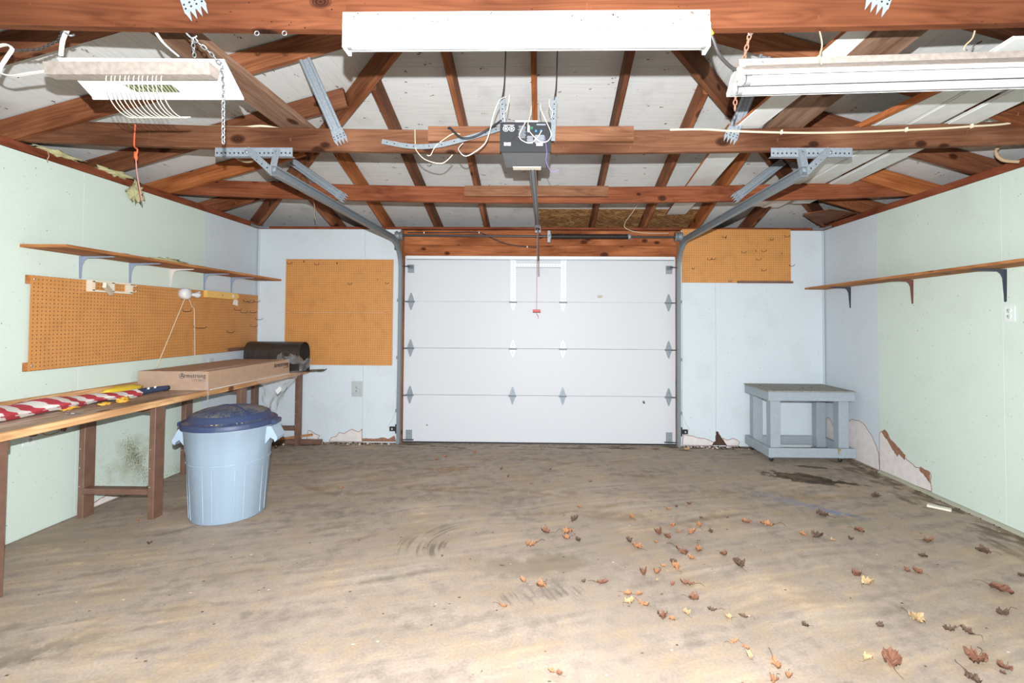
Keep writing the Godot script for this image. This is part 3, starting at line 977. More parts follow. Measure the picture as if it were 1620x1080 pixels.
func build_roof() -> void:
	# three sloping planes of white sheathing in four-foot courses, seen from below
	var mid := (XL + XR) * 0.5
	var dmax := mid - XL
	var rows := [-0.45, 0.82, 1.99, dmax]
	var th := 0.014
	var back := thing("roof_back", Vector3(mid, 2.6, -4), "white painted sheathing on the hip slope above the overhead door", "roof", "", "structure")
	var left := thing("roof_left", Vector3(XL + 1, 2.8, -1), "white painted sheathing on the roof slope above the workbench", "roof", "", "structure")
	var right := thing("roof_right", Vector3(XR - 1, 2.8, -1), "white painted sheathing on the roof slope above the cart", "roof", "", "structure")
	for k in 3:
		var d0: float = rows[k] + (0.0015 if k else 0.0)
		var d1: float = rows[k + 1] - 0.0015
		# hip slope, cut to the hips, in sheets eight feet long
		var joints := [XL - 0.45, -1.83, 0.58 if k != 1 else -0.66, 1.78, XR + 0.45]
		if k == 0:
			joints = [XL - 0.45, -0.064, 1.77, XR + 0.45]
		for j in joints.size() - 1:
			var q := []
			for c in [[joints[j] + 0.001, d0], [joints[j + 1] - 0.001, d0], [joints[j + 1] - 0.001, d1], [joints[j] + 0.001, d1]]:
				q.append(Vector2(clampf(c[0], XL + c[1], XR - c[1]), c[1]))
			var shape := Geometry2D.intersect_polygons(PackedVector2Array([Vector2(joints[j] + 0.001, d0), Vector2(joints[j + 1] - 0.001, d0), Vector2(joints[j + 1] - 0.001, d1), Vector2(joints[j] + 0.001, d1)]),
				PackedVector2Array([Vector2(XL - 0.46, -0.46), Vector2(XR + 0.46, -0.46), Vector2(mid, dmax)]))
			for s in shape:
				if k == 0 and j == 1:
					var lower := Geometry2D.intersect_polygons(s, PackedVector2Array([Vector2(-9, -9), Vector2(9, -9), Vector2(9, 0.03), Vector2(-9, 0.03)]))
					var upper := Geometry2D.intersect_polygons(s, PackedVector2Array([Vector2(-9, 0.033), Vector2(9, 0.033), Vector2(9, 9), Vector2(-9, 9)]))
					for l in lower:
						part("osb_sheet", slope_sheet(l, Vector3(1, 0, 0), Vector3(0, PITCH, 1), Vector3(0, roof_y(0), ZB), th), M.osb, back, Transform3D.IDENTITY, "bare strand board patch at the eave")
					for l in upper:
						part("plywood_sheet", slope_sheet(l, Vector3(1, 0, 0), Vector3(0, PITCH, 1), Vector3(0, roof_y(0), ZB), th), M.sheath, back)
				else:
					part("plywood_sheet", slope_sheet(s, Vector3(1, 0, 0), Vector3(0, PITCH, 1), Vector3(0, roof_y(0), ZB), th), [M.sheath, M.sheath_b][(k + j) % 2], back)
		var zs := [ZB - 0.45, -4.4 + 0.4 * k, -1.96 + 0.4 * k, 0.5 + 0.4 * k, ZR + 0.1]
		for j in zs.size() - 1:
			var rc := PackedVector2Array([Vector2(zs[j] + 0.001, d0), Vector2(zs[j + 1] - 0.001, d0), Vector2(zs[j + 1] - 0.001, d1), Vector2(zs[j] + 0.001, d1)])
			var zone := PackedVector2Array([Vector2(ZB - 0.46, -0.46), Vector2(ZR + 0.2, -0.46), Vector2(ZR + 0.2, dmax), Vector2(ZB + dmax, dmax)])
			for s in Geometry2D.intersect_polygons(rc, zone):
				part("plywood_sheet", slope_sheet(s, Vector3(0, 0, 1), Vector3(1, PITCH, 0), Vector3(XL, roof_y(0), 0), th), [M.sheath_b, M.sheath][(k + j) % 2], left)
				part("plywood_sheet", slope_sheet(s, Vector3(0, 0, 1), Vector3(-1, PITCH, 0), Vector3(XR, roof_y(0), 0), th), [M.sheath, M.sheath_b][(k + j) % 2], right)
	# fascia and soffit close the eaves outside the walls
	part("fascia", MB.new().span(Vector3(XL - 0.5, 2.3, ZB - 0.47), Vector3(XR + 0.5, 2.56, ZB - 0.45)), M.plate, back)
	part("soffit", MB.new().span(Vector3(XL - 0.5, 2.29, ZB - 0.47), Vector3(XR + 0.5, 2.3, ZB - 0.13)), M.plate, back)
	part("fascia", MB.new().span(Vector3(XL - 0.47, 2.3, ZB - 0.47), Vector3(XL - 0.45, 2.56, ZR + 0.1)), M.plate, left)
	part("soffit", MB.new().span(Vector3(XL - 0.47, 2.29, ZB - 0.47), Vector3(XL - 0.13, 2.3, ZR + 0.1)), M.plate, left)
	part("fascia", MB.new().span(Vector3(XR + 0.45, 2.3, ZB - 0.47), Vector3(XR + 0.47, 2.56, ZR + 0.1)), M.plate, right)
	part("soffit", MB.new().span(Vector3(XR + 0.13, 2.29, ZB - 0.47), Vector3(XR + 0.47, 2.3, ZR + 0.1)), M.plate, right)


# an outline (along the eave, up the run) laid on a slope, with thickness upwards
func slope_sheet(poly: PackedVector2Array, along: Vector3, run: Vector3, at: Vector3, th: float) -> MB:
	var n := Vector3.UP
	return MB.new().prism(poly, th, Transform3D(Basis(along, run, n), at))


func rafter_line(side: String, where: float, d0: float, d1: float, drop := 0.0, h := RAF) -> Array:
	var out := []
	for d in [d0, d1]:
		var y: float = EAVE + PITCH * d + h * 0.52 - drop
		if side == "left":
			out.append(Vector3(XL + d, y, where))
		elif side == "right":
			out.append(Vector3(XR - d, y, where))
		else:
			out.append(Vector3(where, y, ZB + d))
	return out


func build_framing() -> void:
	# bottom chords, each with the sag the years have given it
	var chord_labels := ["sagging brown truss chord spanning the room nearest the overhead door", "sagging brown truss chord carrying the black door opener", "broad orange-brown truss chord overhead behind the long white light"]
	var chord_mats := [M.chord_red, M.chord_dusty, M.chord]
	for k in 3:
		var pts := []
		for i in 13:
			var x := lerpf(XL - 0.05, XR + 0.05, i / 12.0)
			pts.append(Vector3(x, 2.426 + 0.07 + 0.0070 * x * x, CHORDS[k]))
		solo("truss_chord", MB.new().sweep(pts, rect(0.038, 0.14, 0.004), Vector3.UP, false, uvr()), chord_mats[k], chord_labels[k], "ceiling beam", "truss bottom chords")
	# boards nailed to the faces of two chords
	solo("scab_board", beam(Vector3(-0.70, 2.530, CHORDS[1] + 0.040), Vector3(0.55, 2.530, CHORDS[1] + 0.040), 0.038, 0.092), M.scab, "short pale board nailed along the chord behind the opener", "board")
	solo("scab_board", beam(Vector3(-0.68, 2.520, CHORDS[0] + 0.040), Vector3(0.57, 2.520, CHORDS[0] + 0.040), 0.038, 0.092), M.scab, "short pale board nailed to the chord nearest the door", "board")
	# rafters of the side slopes
	var ord := ["first", "second", "third", "fourth", "fifth", "sixth", "seventh", "eighth", "ninth"]
	var mats := [M.rafter, M.rafter_orange, M.rafter_dark, M.rafter, M.rafter_dark, M.rafter]
	for s in ["left", "right"]:
		for k in 6:
			var z: float = -4.703 + 0.61 * k
			var d1 := minf(z - ZB - 0.06, 3.18)
			var l := rafter_line(s, z + (0.0395 if k % 2 == 1 else 0.0), -0.40, d1)
			solo("rafter", beam(l[0], l[1], 0.038, RAF), mats[k], "brown side rafter above the %s, %s from the overhead door" % ["workbench" if s == "left" else "cart", ord[k]], "rafter", "side rafters above the " + ("workbench" if s == "left" else "cart"))
	# jack rafters of the hip slope
	var xs := [-2.41, -1.811, -1.222, -0.65, -0.064, 0.576, 1.171, 1.77, 2.37]
	for k in xs.size():
		var d1 := minf(xs[k] - XL, XR - xs[k]) - 0.06
		var l := rafter_line("back", xs[k], -0.40, d1, 0.02)
		solo("rafter", beam(l[0], l[1], 0.038, RAF + 0.02), [M.rafter, M.rafter_orange, M.rafter_dark][k % 3], "brown jack rafter over the overhead door, %s counting from the workbench side" % ord[k], "rafter", "jack rafters over the door")
	# hip rafters
	for s in [-1, 1]:
		var x0: float = XL if s < 0 else XR
		var pts := []
		for d in [-0.35, 3.15]:
			pts.append(Vector3(x0 - s * d, EAVE + PITCH * d + 0.055, ZB + d))
		solo("hip_rafter", beam(pts[0], pts[1], 0.042, 0.17), M.rafter if s < 0 else M.rafter_dark, "long diagonal hip rafter rising from the corner by the " + ("mailbox" if s < 0 else "cart"), "rafter", "hip rafters")
	# corner soffit piece above the cart
	solo("corner_gusset", MB.new().prism(PackedVector2Array([Vector2(2.66, -4.80), Vector2(3.10, -5.30), Vector2(3.17, -5.30), Vector2(3.17, -4.74), Vector2(2.82, -4.62)]), 0.012, Transform3D(Basis(Vector3.RIGHT, Vector3.BACK, Vector3.UP), Vector3(0, 2.496, 0))), M.rafter_dark, "brown plywood gusset in the roof corner above the cart", "gusset")
	# pressed steel webs with toothed ends
	var webs := [[-1.250, 2.505, -1.50, 3.05, 1], [1.145, 2.515, 1.37, 3.05, 1], [-1.752, 2.465, -2.22, 2.79, 0], [1.675, 2.470, 2.09, 2.79, 0], [-1.245, 2.50, -1.50, 3.05, 2], [1.165, 2.505, 1.41, 3.05, 2]]
	var wl := ["galvanized steel web fixed to the opener chord, workbench side", "galvanized steel web fixed to the opener chord, cart side", "galvanized steel web on the chord nearest the door, workbench side", "galvanized steel web on the chord nearest the door, cart side", "toothed steel web end on the nearest chord, workbench side", "toothed steel web end on the nearest chord, cart side"]
	for i in webs.size():
		var w: Array = webs[i]
		steel_web(Vector3(w[0], w[1], (CHORDS[w[4]] as float) + 0.024), Vector3(w[2], w[3], (CHORDS[w[4]] as float) + 0.024), wl[i])
	# loose boards lying on the chords
	solo("loose_board", MB.new().sweep([Vector3(-1.56, 2.602, -1.55), Vector3(-1.54, 2.60, -2.95)], rect(0.18, 0.036), Vector3.UP, false, uvr()), M.board_grey, "wide grey-brown board lying on the chords beside the wire cage fixture", "board")
	solo("loose_board", MB.new().sweep([Vector3(1.46, 2.602, -1.55), Vector3(1.49, 2.60, -2.95)], rect(0.2, 0.036), Vector3.UP, false, uvr()), M.board_grey, "wide grey-brown board lying on the chords above the tube light", "board")
	solo("loose_board", MB.new().sweep([Vector3(2.08, 2.60, -2.2), Vector3(1.93, 2.598, -2.95)], rect(0.04, 0.03), Vector3.UP, false, uvr()), M.rafter_orange, "narrow orange batten lying beside the white planks", "board")
	# white planks with a tongue and a groove, stored on the chords
	var pl := [[1.37, -1.60, 1.26, -2.9, 0.18], [1.27, -2.9, 1.50, -5.25, 0.24], [2.10, -2.0, 2.18, -4.85, 0.20], [2.31, -2.0, 2.39, -4.92, 0.20], [2.52, -2.0, 2.60, -4.72, 0.20]]
	var plab := ["white plank lying on the chords behind the tube light", "white plank running from the opener chord to the door wall", "white grooved plank on the chords, farthest from the side wall", "white grooved plank on the chords, middle of three", "white grooved plank on the chords, closest to the side wall"]
	for i in pl.size():
		var p: Array = pl[i]
		var n := thing("stored_plank", Vector3(p[0], 2.59, p[1]), plab[i], "plank", "white planks stored overhead")
		var yy := 2.615 + 0.006 * (i % 2)
		part("face", MB.new().sweep([Vector3(p[0], yy, p[1]), Vector3(p[2], yy - 0.02, p[3])], rect(p[4] - 0.03, 0.012), Vector3.UP), M.plank, n)
		var sd := 0.5 * (p[4] as float) - 0.008
		part("tongue", MB.new().sweep([Vector3(p[0] - sd, yy + 0.002, p[1]), Vector3(p[2] - sd, yy - 0.018, p[3])], rect(0.012, 0.006, 0.001), Vector3.UP), M.plank if i > 1 else M.rafter_orange, n)


# a ribbed steel strip lying on the face of a truss; "a" is the end with teeth
func steel_web(a: Vector3, b: Vector3, label: String) -> void:
	var n := thing("steel_web", a, label, "truss web", "steel truss webs")
	var dir := (b - a).normalized()
	var xf := xform(a, Vector3(dir.y, -dir.x, 0), dir)
	xf.basis.z = xf.basis.x.cross(xf.basis.y)
	var len := a.distance_to(b)
	var w := 0.042
	part("strip", MB.new().prism(PackedVector2Array([Vector2(-w, 0.0), Vector2(w, 0.0), Vector2(w * 0.82, 0.09), Vector2(w * 0.82, len), Vector2(-w * 0.82, len), Vector2(-w * 0.82, 0.09)]), 0.003, xf), M.galv, n)
	for x in [-0.026, 0.026]:
		part("rib", MB.new().sweep([xf * Vector3(x, 0.07, 0.004), xf * Vector3(x, len, 0.004)], ring(0.0105, 8), xf.basis.z, true), M.galv, n)
	for k in 4:
		var x := -w + (k + 0.5) * w * 0.5
		part("tooth", MB.new().prism(PackedVector2Array([Vector2(x - 0.009, 0.001), Vector2(x + 0.009, 0.001), Vector2(x + 0.001, -0.036)]), 0.0025, xf), M.galv, n)
		for j in 2:
			part("punched_hole", MB.new().lathe([Vector2(0, 0.0), Vector2(0.0042, 0.0)], 6, xf * Transform3D(Basis(Vector3.RIGHT, PI * 0.5), Vector3(x, 0.014 + j * 0.016, 0.0036))), M.black_hole, n)


func build_door() -> void:
	var z := ZB - 0.03
	var d := thing("door_1", Vector3(-0.027, 0, z), "white sectional overhead garage door, closed", "garage door", "", "structure")
	var x0 := -1.575
	var x1 := 1.52
	for k in 4:
		var y0 := 0.012 + k * 0.5325
		var y1 := y0 + 0.5305
		var mb := MB.new().sweep([Vector3(x0, (y0 + y1) * 0.5, z - 0.022), Vector3(x1, (y0 + y1) * 0.5, z - 0.022)], rect(0.044, y1 - y0, 0.004), Vector3.UP)
		part("door_section", mb, M.door, d)
	part("bottom_seal", MB.new().span(Vector3(x0, 0.0, z - 0.035), Vector3(x1, 0.014, z + 0.004)), M.black, d)
	part("top_strut", MB.new().span(Vector3(x0 + 0.02, 2.096, z), Vector3(x1 - 0.02, 2.132, z + 0.012)), M.white_metal, d)
	part("top_strut", MB.new().span(Vector3(x0 + 0.02, 2.085, z), Vector3(x1 - 0.02, 2.094, z + 0.018)), M.galv, d)
	# the bracket that takes the opener arm
	for x in [-0.328, 0.243]:
		var st := part("stile", MB.new().span(Vector3(x - 0.028, 1.64, z), Vector3(x + 0.028, 2.10, z + 0.006)), M.white_metal, d)
		part("flange", MB.new().span(Vector3(x - 0.031 if x < 0 else x + 0.026, 1.64, z), Vector3(x - 0.026 if x < 0 else x + 0.031, 2.10, z + 0.026)), M.white_metal, st)
		for k in 16:
			part("slot", MB.new().span(Vector3(x - 0.004, 1.67 + k * 0.026, z + 0.006), Vector3(x + 0.004, 1.678 + k * 0.026, z + 0.0066)), M.galv_dull, st)
	part("cross_angle", MB.new().span(Vector3(-0.30, 2.005, z + 0.006), Vector3(0.215, 2.045, z + 0.011)), M.white_metal, d)
	part("cross_angle", MB.new().span(Vector3(-0.30, 2.000, z + 0.006), Vector3(0.215, 2.005, z + 0.04)), M.galv, d)
	for k in 16:
		part("slot", MB.new().span(Vector3(-0.285 + k * 0.031, 2.022, z + 0.011), Vector3(-0.277 + k * 0.031, 2.03, z + 0.0116)), M.galv_dull, d)
	# hinges on the section joints
	for r in 3:
		var y := 0.012 + (r + 1) * 0.5325 - 0.001
		for c in 4:
			var x: float = [-1.500, -0.328, 0.243, 1.44][c]
			var edge := c == 0 or c == 3
			var hm: Material = M.galv if edge or r == 0 else M.white_metal
			var h := part("hinge", MB.new().prism(PackedVector2Array([Vector2(-0.033, 0.018), Vector2(-0.006, 0.098), Vector2(0.006, 0.098), Vector2(0.033, 0.018), Vector2(0.033, -0.018), Vector2(0.006, -0.098), Vector2(-0.006, -0.098), Vector2(-0.033, -0.018)]), 0.009, Transform3D(Basis.IDENTITY, Vector3(x, y, z))), hm, d)
			part("knuckle", MB.new().sweep([Vector3(x - 0.045, y - 0.004, z + 0.012), Vector3(x + 0.045, y - 0.004, z + 0.012)], ring(0.009, 8), Vector3.UP, true), M.galv_dull, h)
			for q in [-0.055, -0.035, 0.035, 0.055]:
				part("bolt", MB.new().lathe([Vector2(0, 0.005), Vector2(0.005, 0.004), Vector2(0.006, 0)], 6, Transform3D(Basis(Vector3.RIGHT, PI * 0.5), Vector3(x, y + q, z + 0.009))), M.zinc, h)
			if edge:
				var sx := -1.0 if c == 0 else 1.0
				part("roller_stem", MB.new().sweep([Vector3(x + sx * 0.03, y - 0.004, z + 0.03), Vector3(x + sx * 0.115, y - 0.004, z + 0.045)], ring(0.006, 7), Vector3.UP, true), M.steel_dark, h)
	# top and bottom corner brackets
	for s in [-1, 1]:
		var x := -1.505 if s < 0 else 1.445
		var t := part("top_bracket", MB.new().span(Vector3(x - 0.036, 1.935, z), Vector3(x + 0.036, 2.03, z + 0.008)), M.galv, d)
		part("bracket_arm", MB.new().box(Vector3(x, 2.0, z + 0.035), Vector3(0.066, 0.05, 0.006), Basis(Vector3.RIGHT, 0.9)), M.galv_dull, t)
		part("roller_stem", MB.new().sweep([Vector3(x, 2.005, z + 0.05), Vector3(x + s * 0.1, 2.005, z + 0.05)], ring(0.006, 7), Vector3.UP, true), M.steel_dark, t)
		var b := part("bottom_bracket", MB.new().span(Vector3(x - 0.035, 0.02, z), Vector3(x + 0.035, 0.145, z + 0.008)), M.galv, d)
		part("roller_stem", MB.new().sweep([Vector3(x - s * 0.06, 0.04, z + 0.03), Vector3(x + s * 0.1, 0.04, z + 0.04)], ring(0.007, 7), Vector3.UP, true), M.steel_dark, b)
		for k in 3:
			part("bolt", MB.new().lathe([Vector2(0, 0.005), Vector2(0.006, 0.004), Vector2(0.007, 0)], 6, Transform3D(Basis(Vector3.RIGHT, PI * 0.5), Vector3(x, 0.06 + k * 0.03, z + 0.008))), M.zinc, b)
	# a small maker's sticker with lines of fine print
	var sk := part("sticker", MB.new().span(Vector3(0.628, 1.655, z), Vector3(0.70, 1.69, z + 0.001)), mat(rgb(226, 220, 206), 0.6), d)
	for k in 5:
		part("print_line", MB.new().span(Vector3(0.634, 1.66 + k * 0.006, z + 0.001), Vector3(0.634 + [0.05, 0.058, 0.045, 0.055, 0.06][k], 1.6625 + k * 0.006, z + 0.0014)), M.ink_pale, sk)
	# a dry leaf caught in cobweb, and drips of dirt
	part("cobweb_scrap", MB.new().box(Vector3(1.16, 0.48, z + 0.004), Vector3(0.02, 0.03, 0.006), Basis(Vector3.BACK, 0.5)), M.leaves[2], d)
	part("cobweb_scrap", MB.new().box(Vector3(-1.30, 0.20, z + 0.003), Vector3(0.014, 0.012, 0.004), Basis(Vector3.BACK, 0.5)), M.leaves[2], d)


func build_door_hardware() -> void:
	for s in [-1, 1]:
		var x := -1.605 if s < 0 else 1.535
		var who := "workbench side" if s < 0 else "cart side"
		var t := thing("door_track", Vector3(x, 0, ZB + 0.045), "galvanized curved overhead door track on the " + who, "door track", "overhead door tracks")
		var pts := [Vector3(x, 0.005, ZB + 0.045), Vector3(x, 1.2, ZB + 0.045), Vector3(x, 1.95, ZB + 0.045)]
		for k in range(1, 9):
			var a := PI * 0.5 * k / 8
			pts.append(Vector3(x, 1.95 + 0.325 * sin(a), ZB + 0.045 + 0.325 * (1.0 - cos(a))))
		pts.append(Vector3(x + s * 0.015, 2.285, -2.765))
		var c := PackedVector2Array([Vector2(-0.03, 0.02), Vector2(-0.03, -0.014), Vector2(0.03, -0.014), Vector2(0.03, 0.02), Vector2(0.022, 0.02), Vector2(0.027, 0.016), Vector2(0.027, -0.011), Vector2(-0.027, -0.011), Vector2(-0.027, 0.016), Vector2(-0.022, 0.02)])
		if s > 0:
			var m := PackedVector2Array()
			for i in range(c.size() - 1, -1, -1):
				m.append(Vector2(c[i].x, -c[i].y))
			c = m
		part("rail", MB.new().sweep(pts, c, Vector3.RIGHT), M.galv_dull, t)
		for y in [0.35, 0.95, 1.6]:
			part("wall_bracket", MB.new().span(Vector3(x + minf(s * 0.012, s * 0.045), y, ZB + 0.004), Vector3(x + maxf(s * 0.012, s * 0.045), y + 0.035, ZB + 0.016)), M.galv_dull, t)
		part("flag_bracket", MB.new().prism(PackedVector2Array([Vector2(0, 0), Vector2(0.16, 0.16), Vector2(0.16, 0.2), Vector2(0, 0.26)]), 0.003, Transform3D(Basis(Vector3(0, 0, 1), Vector3.UP, Vector3(-1, 0, 0)), Vector3(x + s * 0.018, 2.06, ZB + 0.002))), M.galv, t)
		# perforated angle bolted under the chord, with two struts down to the track
		var h := thing("track_hanger", Vector3(x, 2.42, -2.86), "perforated galvanized angle hanger holding the door track, " + who, "bracket", "door track hangers")
		var xa := -2.035 if s < 0 else 1.39
		var xb := -1.55 if s < 0 else 1.88
		var yh := 2.425
		var zf: float = CHORDS[1] + 0.022
		part("angle", MB.new().span(Vector3(xa, yh - 0.022, zf), Vector3(xb, yh + 0.03, zf + 0.003)), M.galv, h)
		part("angle_leg", MB.new().span(Vector3(xa, yh - 0.025, zf - 0.03), Vector3(xb, yh - 0.022, zf + 0.003)), M.galv, h)
		for k in 18:
			hole(h, Vector3(xa + 0.014 + k * 0.0268, yh - 0.004, zf + 0.0034), Vector3.BACK, 0.0055)
		var e := Vector3(x + s * 0.03, 2.285, -2.78)
		var tops := [Vector3(x + s * 0.06 + (0.02 if s < 0 else -0.02), yh, zf + 0.006), Vector3(x + (-0.23 if s < 0 else 0.21), yh, zf + 0.006)]
		for k in 2:
			var a: Vector3 = tops[k]
			var ax := xform(a, (e - a).cross(Vector3.BACK), e - a)
			part("strut", MB.new().sweep([a + Vector3(0, 0.02, 0), e], PackedVector2Array([Vector2(-0.02, 0), Vector2(0.02, 0), Vector2(0.02, -0.035), Vector2(0.017, -0.035), Vector2(0.017, -0.003), Vector2(-0.02, -0.003)]), Vector3.BACK), M.galv, h)
			for q in 4:
				var p := a.lerp(e, 0.22 + q * 0.2)
				hole(h, p + Vector3(0, 0, 0.0015), Vector3.BACK, 0.0055)
		for p in [tops[0], tops[1]]:
			part("bolt", MB.new().lathe([Vector2(0, 0.008), Vector2(0.008, 0.007), Vector2(0.009, 0)], 6, Transform3D(Basis(Vector3.RIGHT, PI * 0.5), p + Vector3(0, 0, 0.001))), M.zinc, h)
		# photo eye near the floor
		var sy := 0.175
		var q := thing("safety_sensor", Vector3(x + s * 0.04, sy, ZB + 0.05), "small black photo eye clipped to the door track, " + who, "sensor", "door photo eyes")
		part("body", MB.new().box(Vector3(x + s * 0.055, sy, ZB + 0.06), Vector3(0.07, 0.045, 0.035)), M.black, q)
		part("clip", MB.new().box(Vector3(x + s * 0.02, sy, ZB + 0.06), Vector3(0.014, 0.1, 0.03)), M.black, q)
		part("lens", MB.new().lathe([Vector2(0, 0.003), Vector2(0.008, 0.002), Vector2(0.009, 0)], 10, Transform3D(Basis(Vector3.RIGHT, PI * 0.5), Vector3(x + s * 0.062, sy, ZB + 0.078))), M.cream, q)
		part("wire", tube([Vector3(x + s * 0.09, sy, ZB + 0.05), Vector3(x + s * 0.12, sy + 0.03, ZB + 0.02), Vector3(x + s * 0.10, sy + 0.06, ZB + 0.012), Vector3(x + s * 0.045, sy + 0.2, ZB + 0.012), Vector3(x + s * 0.04, sy + 0.45, ZB + 0.01)], 0.0018), M.cable, q)

	# torsion shaft above the door
	var z := ZB + 0.06
	var y := 2.345
	var t := thing("torsion_shaft", Vector3(-0.05, y, z), "steel torsion shaft with a dark coil spring above the door", "door spring")
	part("shaft", MB.new().sweep([Vector3(-1.73, y + 0.006, z), Vector3(1.61, y - 0.004, z)], ring(0.0125, 12), Vector3.UP, true), M.steel_dark, t)
	var coil := []
	for i in 44 * 10 + 1:
		var u := i / 440.0
		var a := TAU * i / 10.0
		coil.append(Vector3(lerpf(0.10, 0.96, u), y + sin(a) * 0.027, z + cos(a) * 0.027))
	part("spring_core", MB.new().sweep([Vector3(0.10, y, z), Vector3(0.96, y, z)], ring(0.025, 14), Vector3.UP, true), M.spring, t)
	part("spring_coil", MB.new().sweep(coil, ring(0.006, 5), Vector3.RIGHT, true), M.spring, t)
	for x in [0.085, 0.975]:
		part("winding_cone", MB.new().lathe([Vector2(0, -0.016), Vector2(0.034, -0.016), Vector2(0.034, 0.012), Vector2(0.022, 0.018), Vector2(0, 0.018)], 14, Transform3D(Basis(Vector3.BACK, PI * 0.5), Vector3(x, y, z))), M.galv, t)
	part("anchor_plate", MB.new().span(Vector3(0.06, y - 0.07, ZB + 0.002), Vector3(0.09, y + 0.06, z + 0.03)), M.galv, t)
	for x in [-1.615, 1.525]:
		part("cable_drum", MB.new().lathe([Vector2(0, -0.035), Vector2(0.052, -0.035), Vector2(0.055, -0.025), Vector2(0.044, -0.02), Vector2(0.046, 0.02), Vector2(0.056, 0.026), Vector2(0.056, 0.035), Vector2(0, 0.035)], 20, Transform3D(Basis(Vector3.BACK, PI * 0.5), Vector3(x, y, z))), M.galv_dull, t)
		part("end_bracket", MB.new().span(Vector3(x - 0.05 if x < 0 else x + 0.045, y - 0.16, ZB + 0.002), Vector3(x - 0.045 if x < 0 else x + 0.05, y + 0.04, z + 0.03)), M.galv, t)
	var hc := thing("header_cable", Vector3(-0.8, 2.38, ZB + 0.012), "dark cable stapled across the header planks above the door", "cable")
	part("cable", tube([Vector3(-1.54, 2.392, ZB + 0.008), Vector3(-1.13, 2.391, ZB + 0.008), Vector3(-0.74, 2.397, ZB + 0.008), Vector3(-0.59, 2.338, ZB + 0.008), Vector3(-0.41, 2.268, ZB + 0.008), Vector3(-0.14, 2.232, ZB + 0.008), Vector3(-0.04, 2.232, ZB + 0.008)], 0.006), M.cable_black, hc)
	for p in [Vector3(-1.35, 2.392, 0), Vector3(-0.72, 2.395, 0), Vector3(-0.17, 2.234, 0)]:
		part("staple", MB.new().box(Vector3(p.x, p.y, ZB + 0.014), Vector3(0.012, 0.02, 0.006)), M.cream, hc)


func hole(parent: Node3D, at: Vector3, n: Vector3, r: float) -> void:
	var b := Basis(Quaternion(Vector3.UP, n)) if n.dot(Vector3.UP) < 0.99 else Basis.IDENTITY
	part("punched_hole", MB.new().lathe([Vector2(0, 0.0004), Vector2(r, 0.0)], 8, Transform3D(b, at)), M.black_hole, parent)


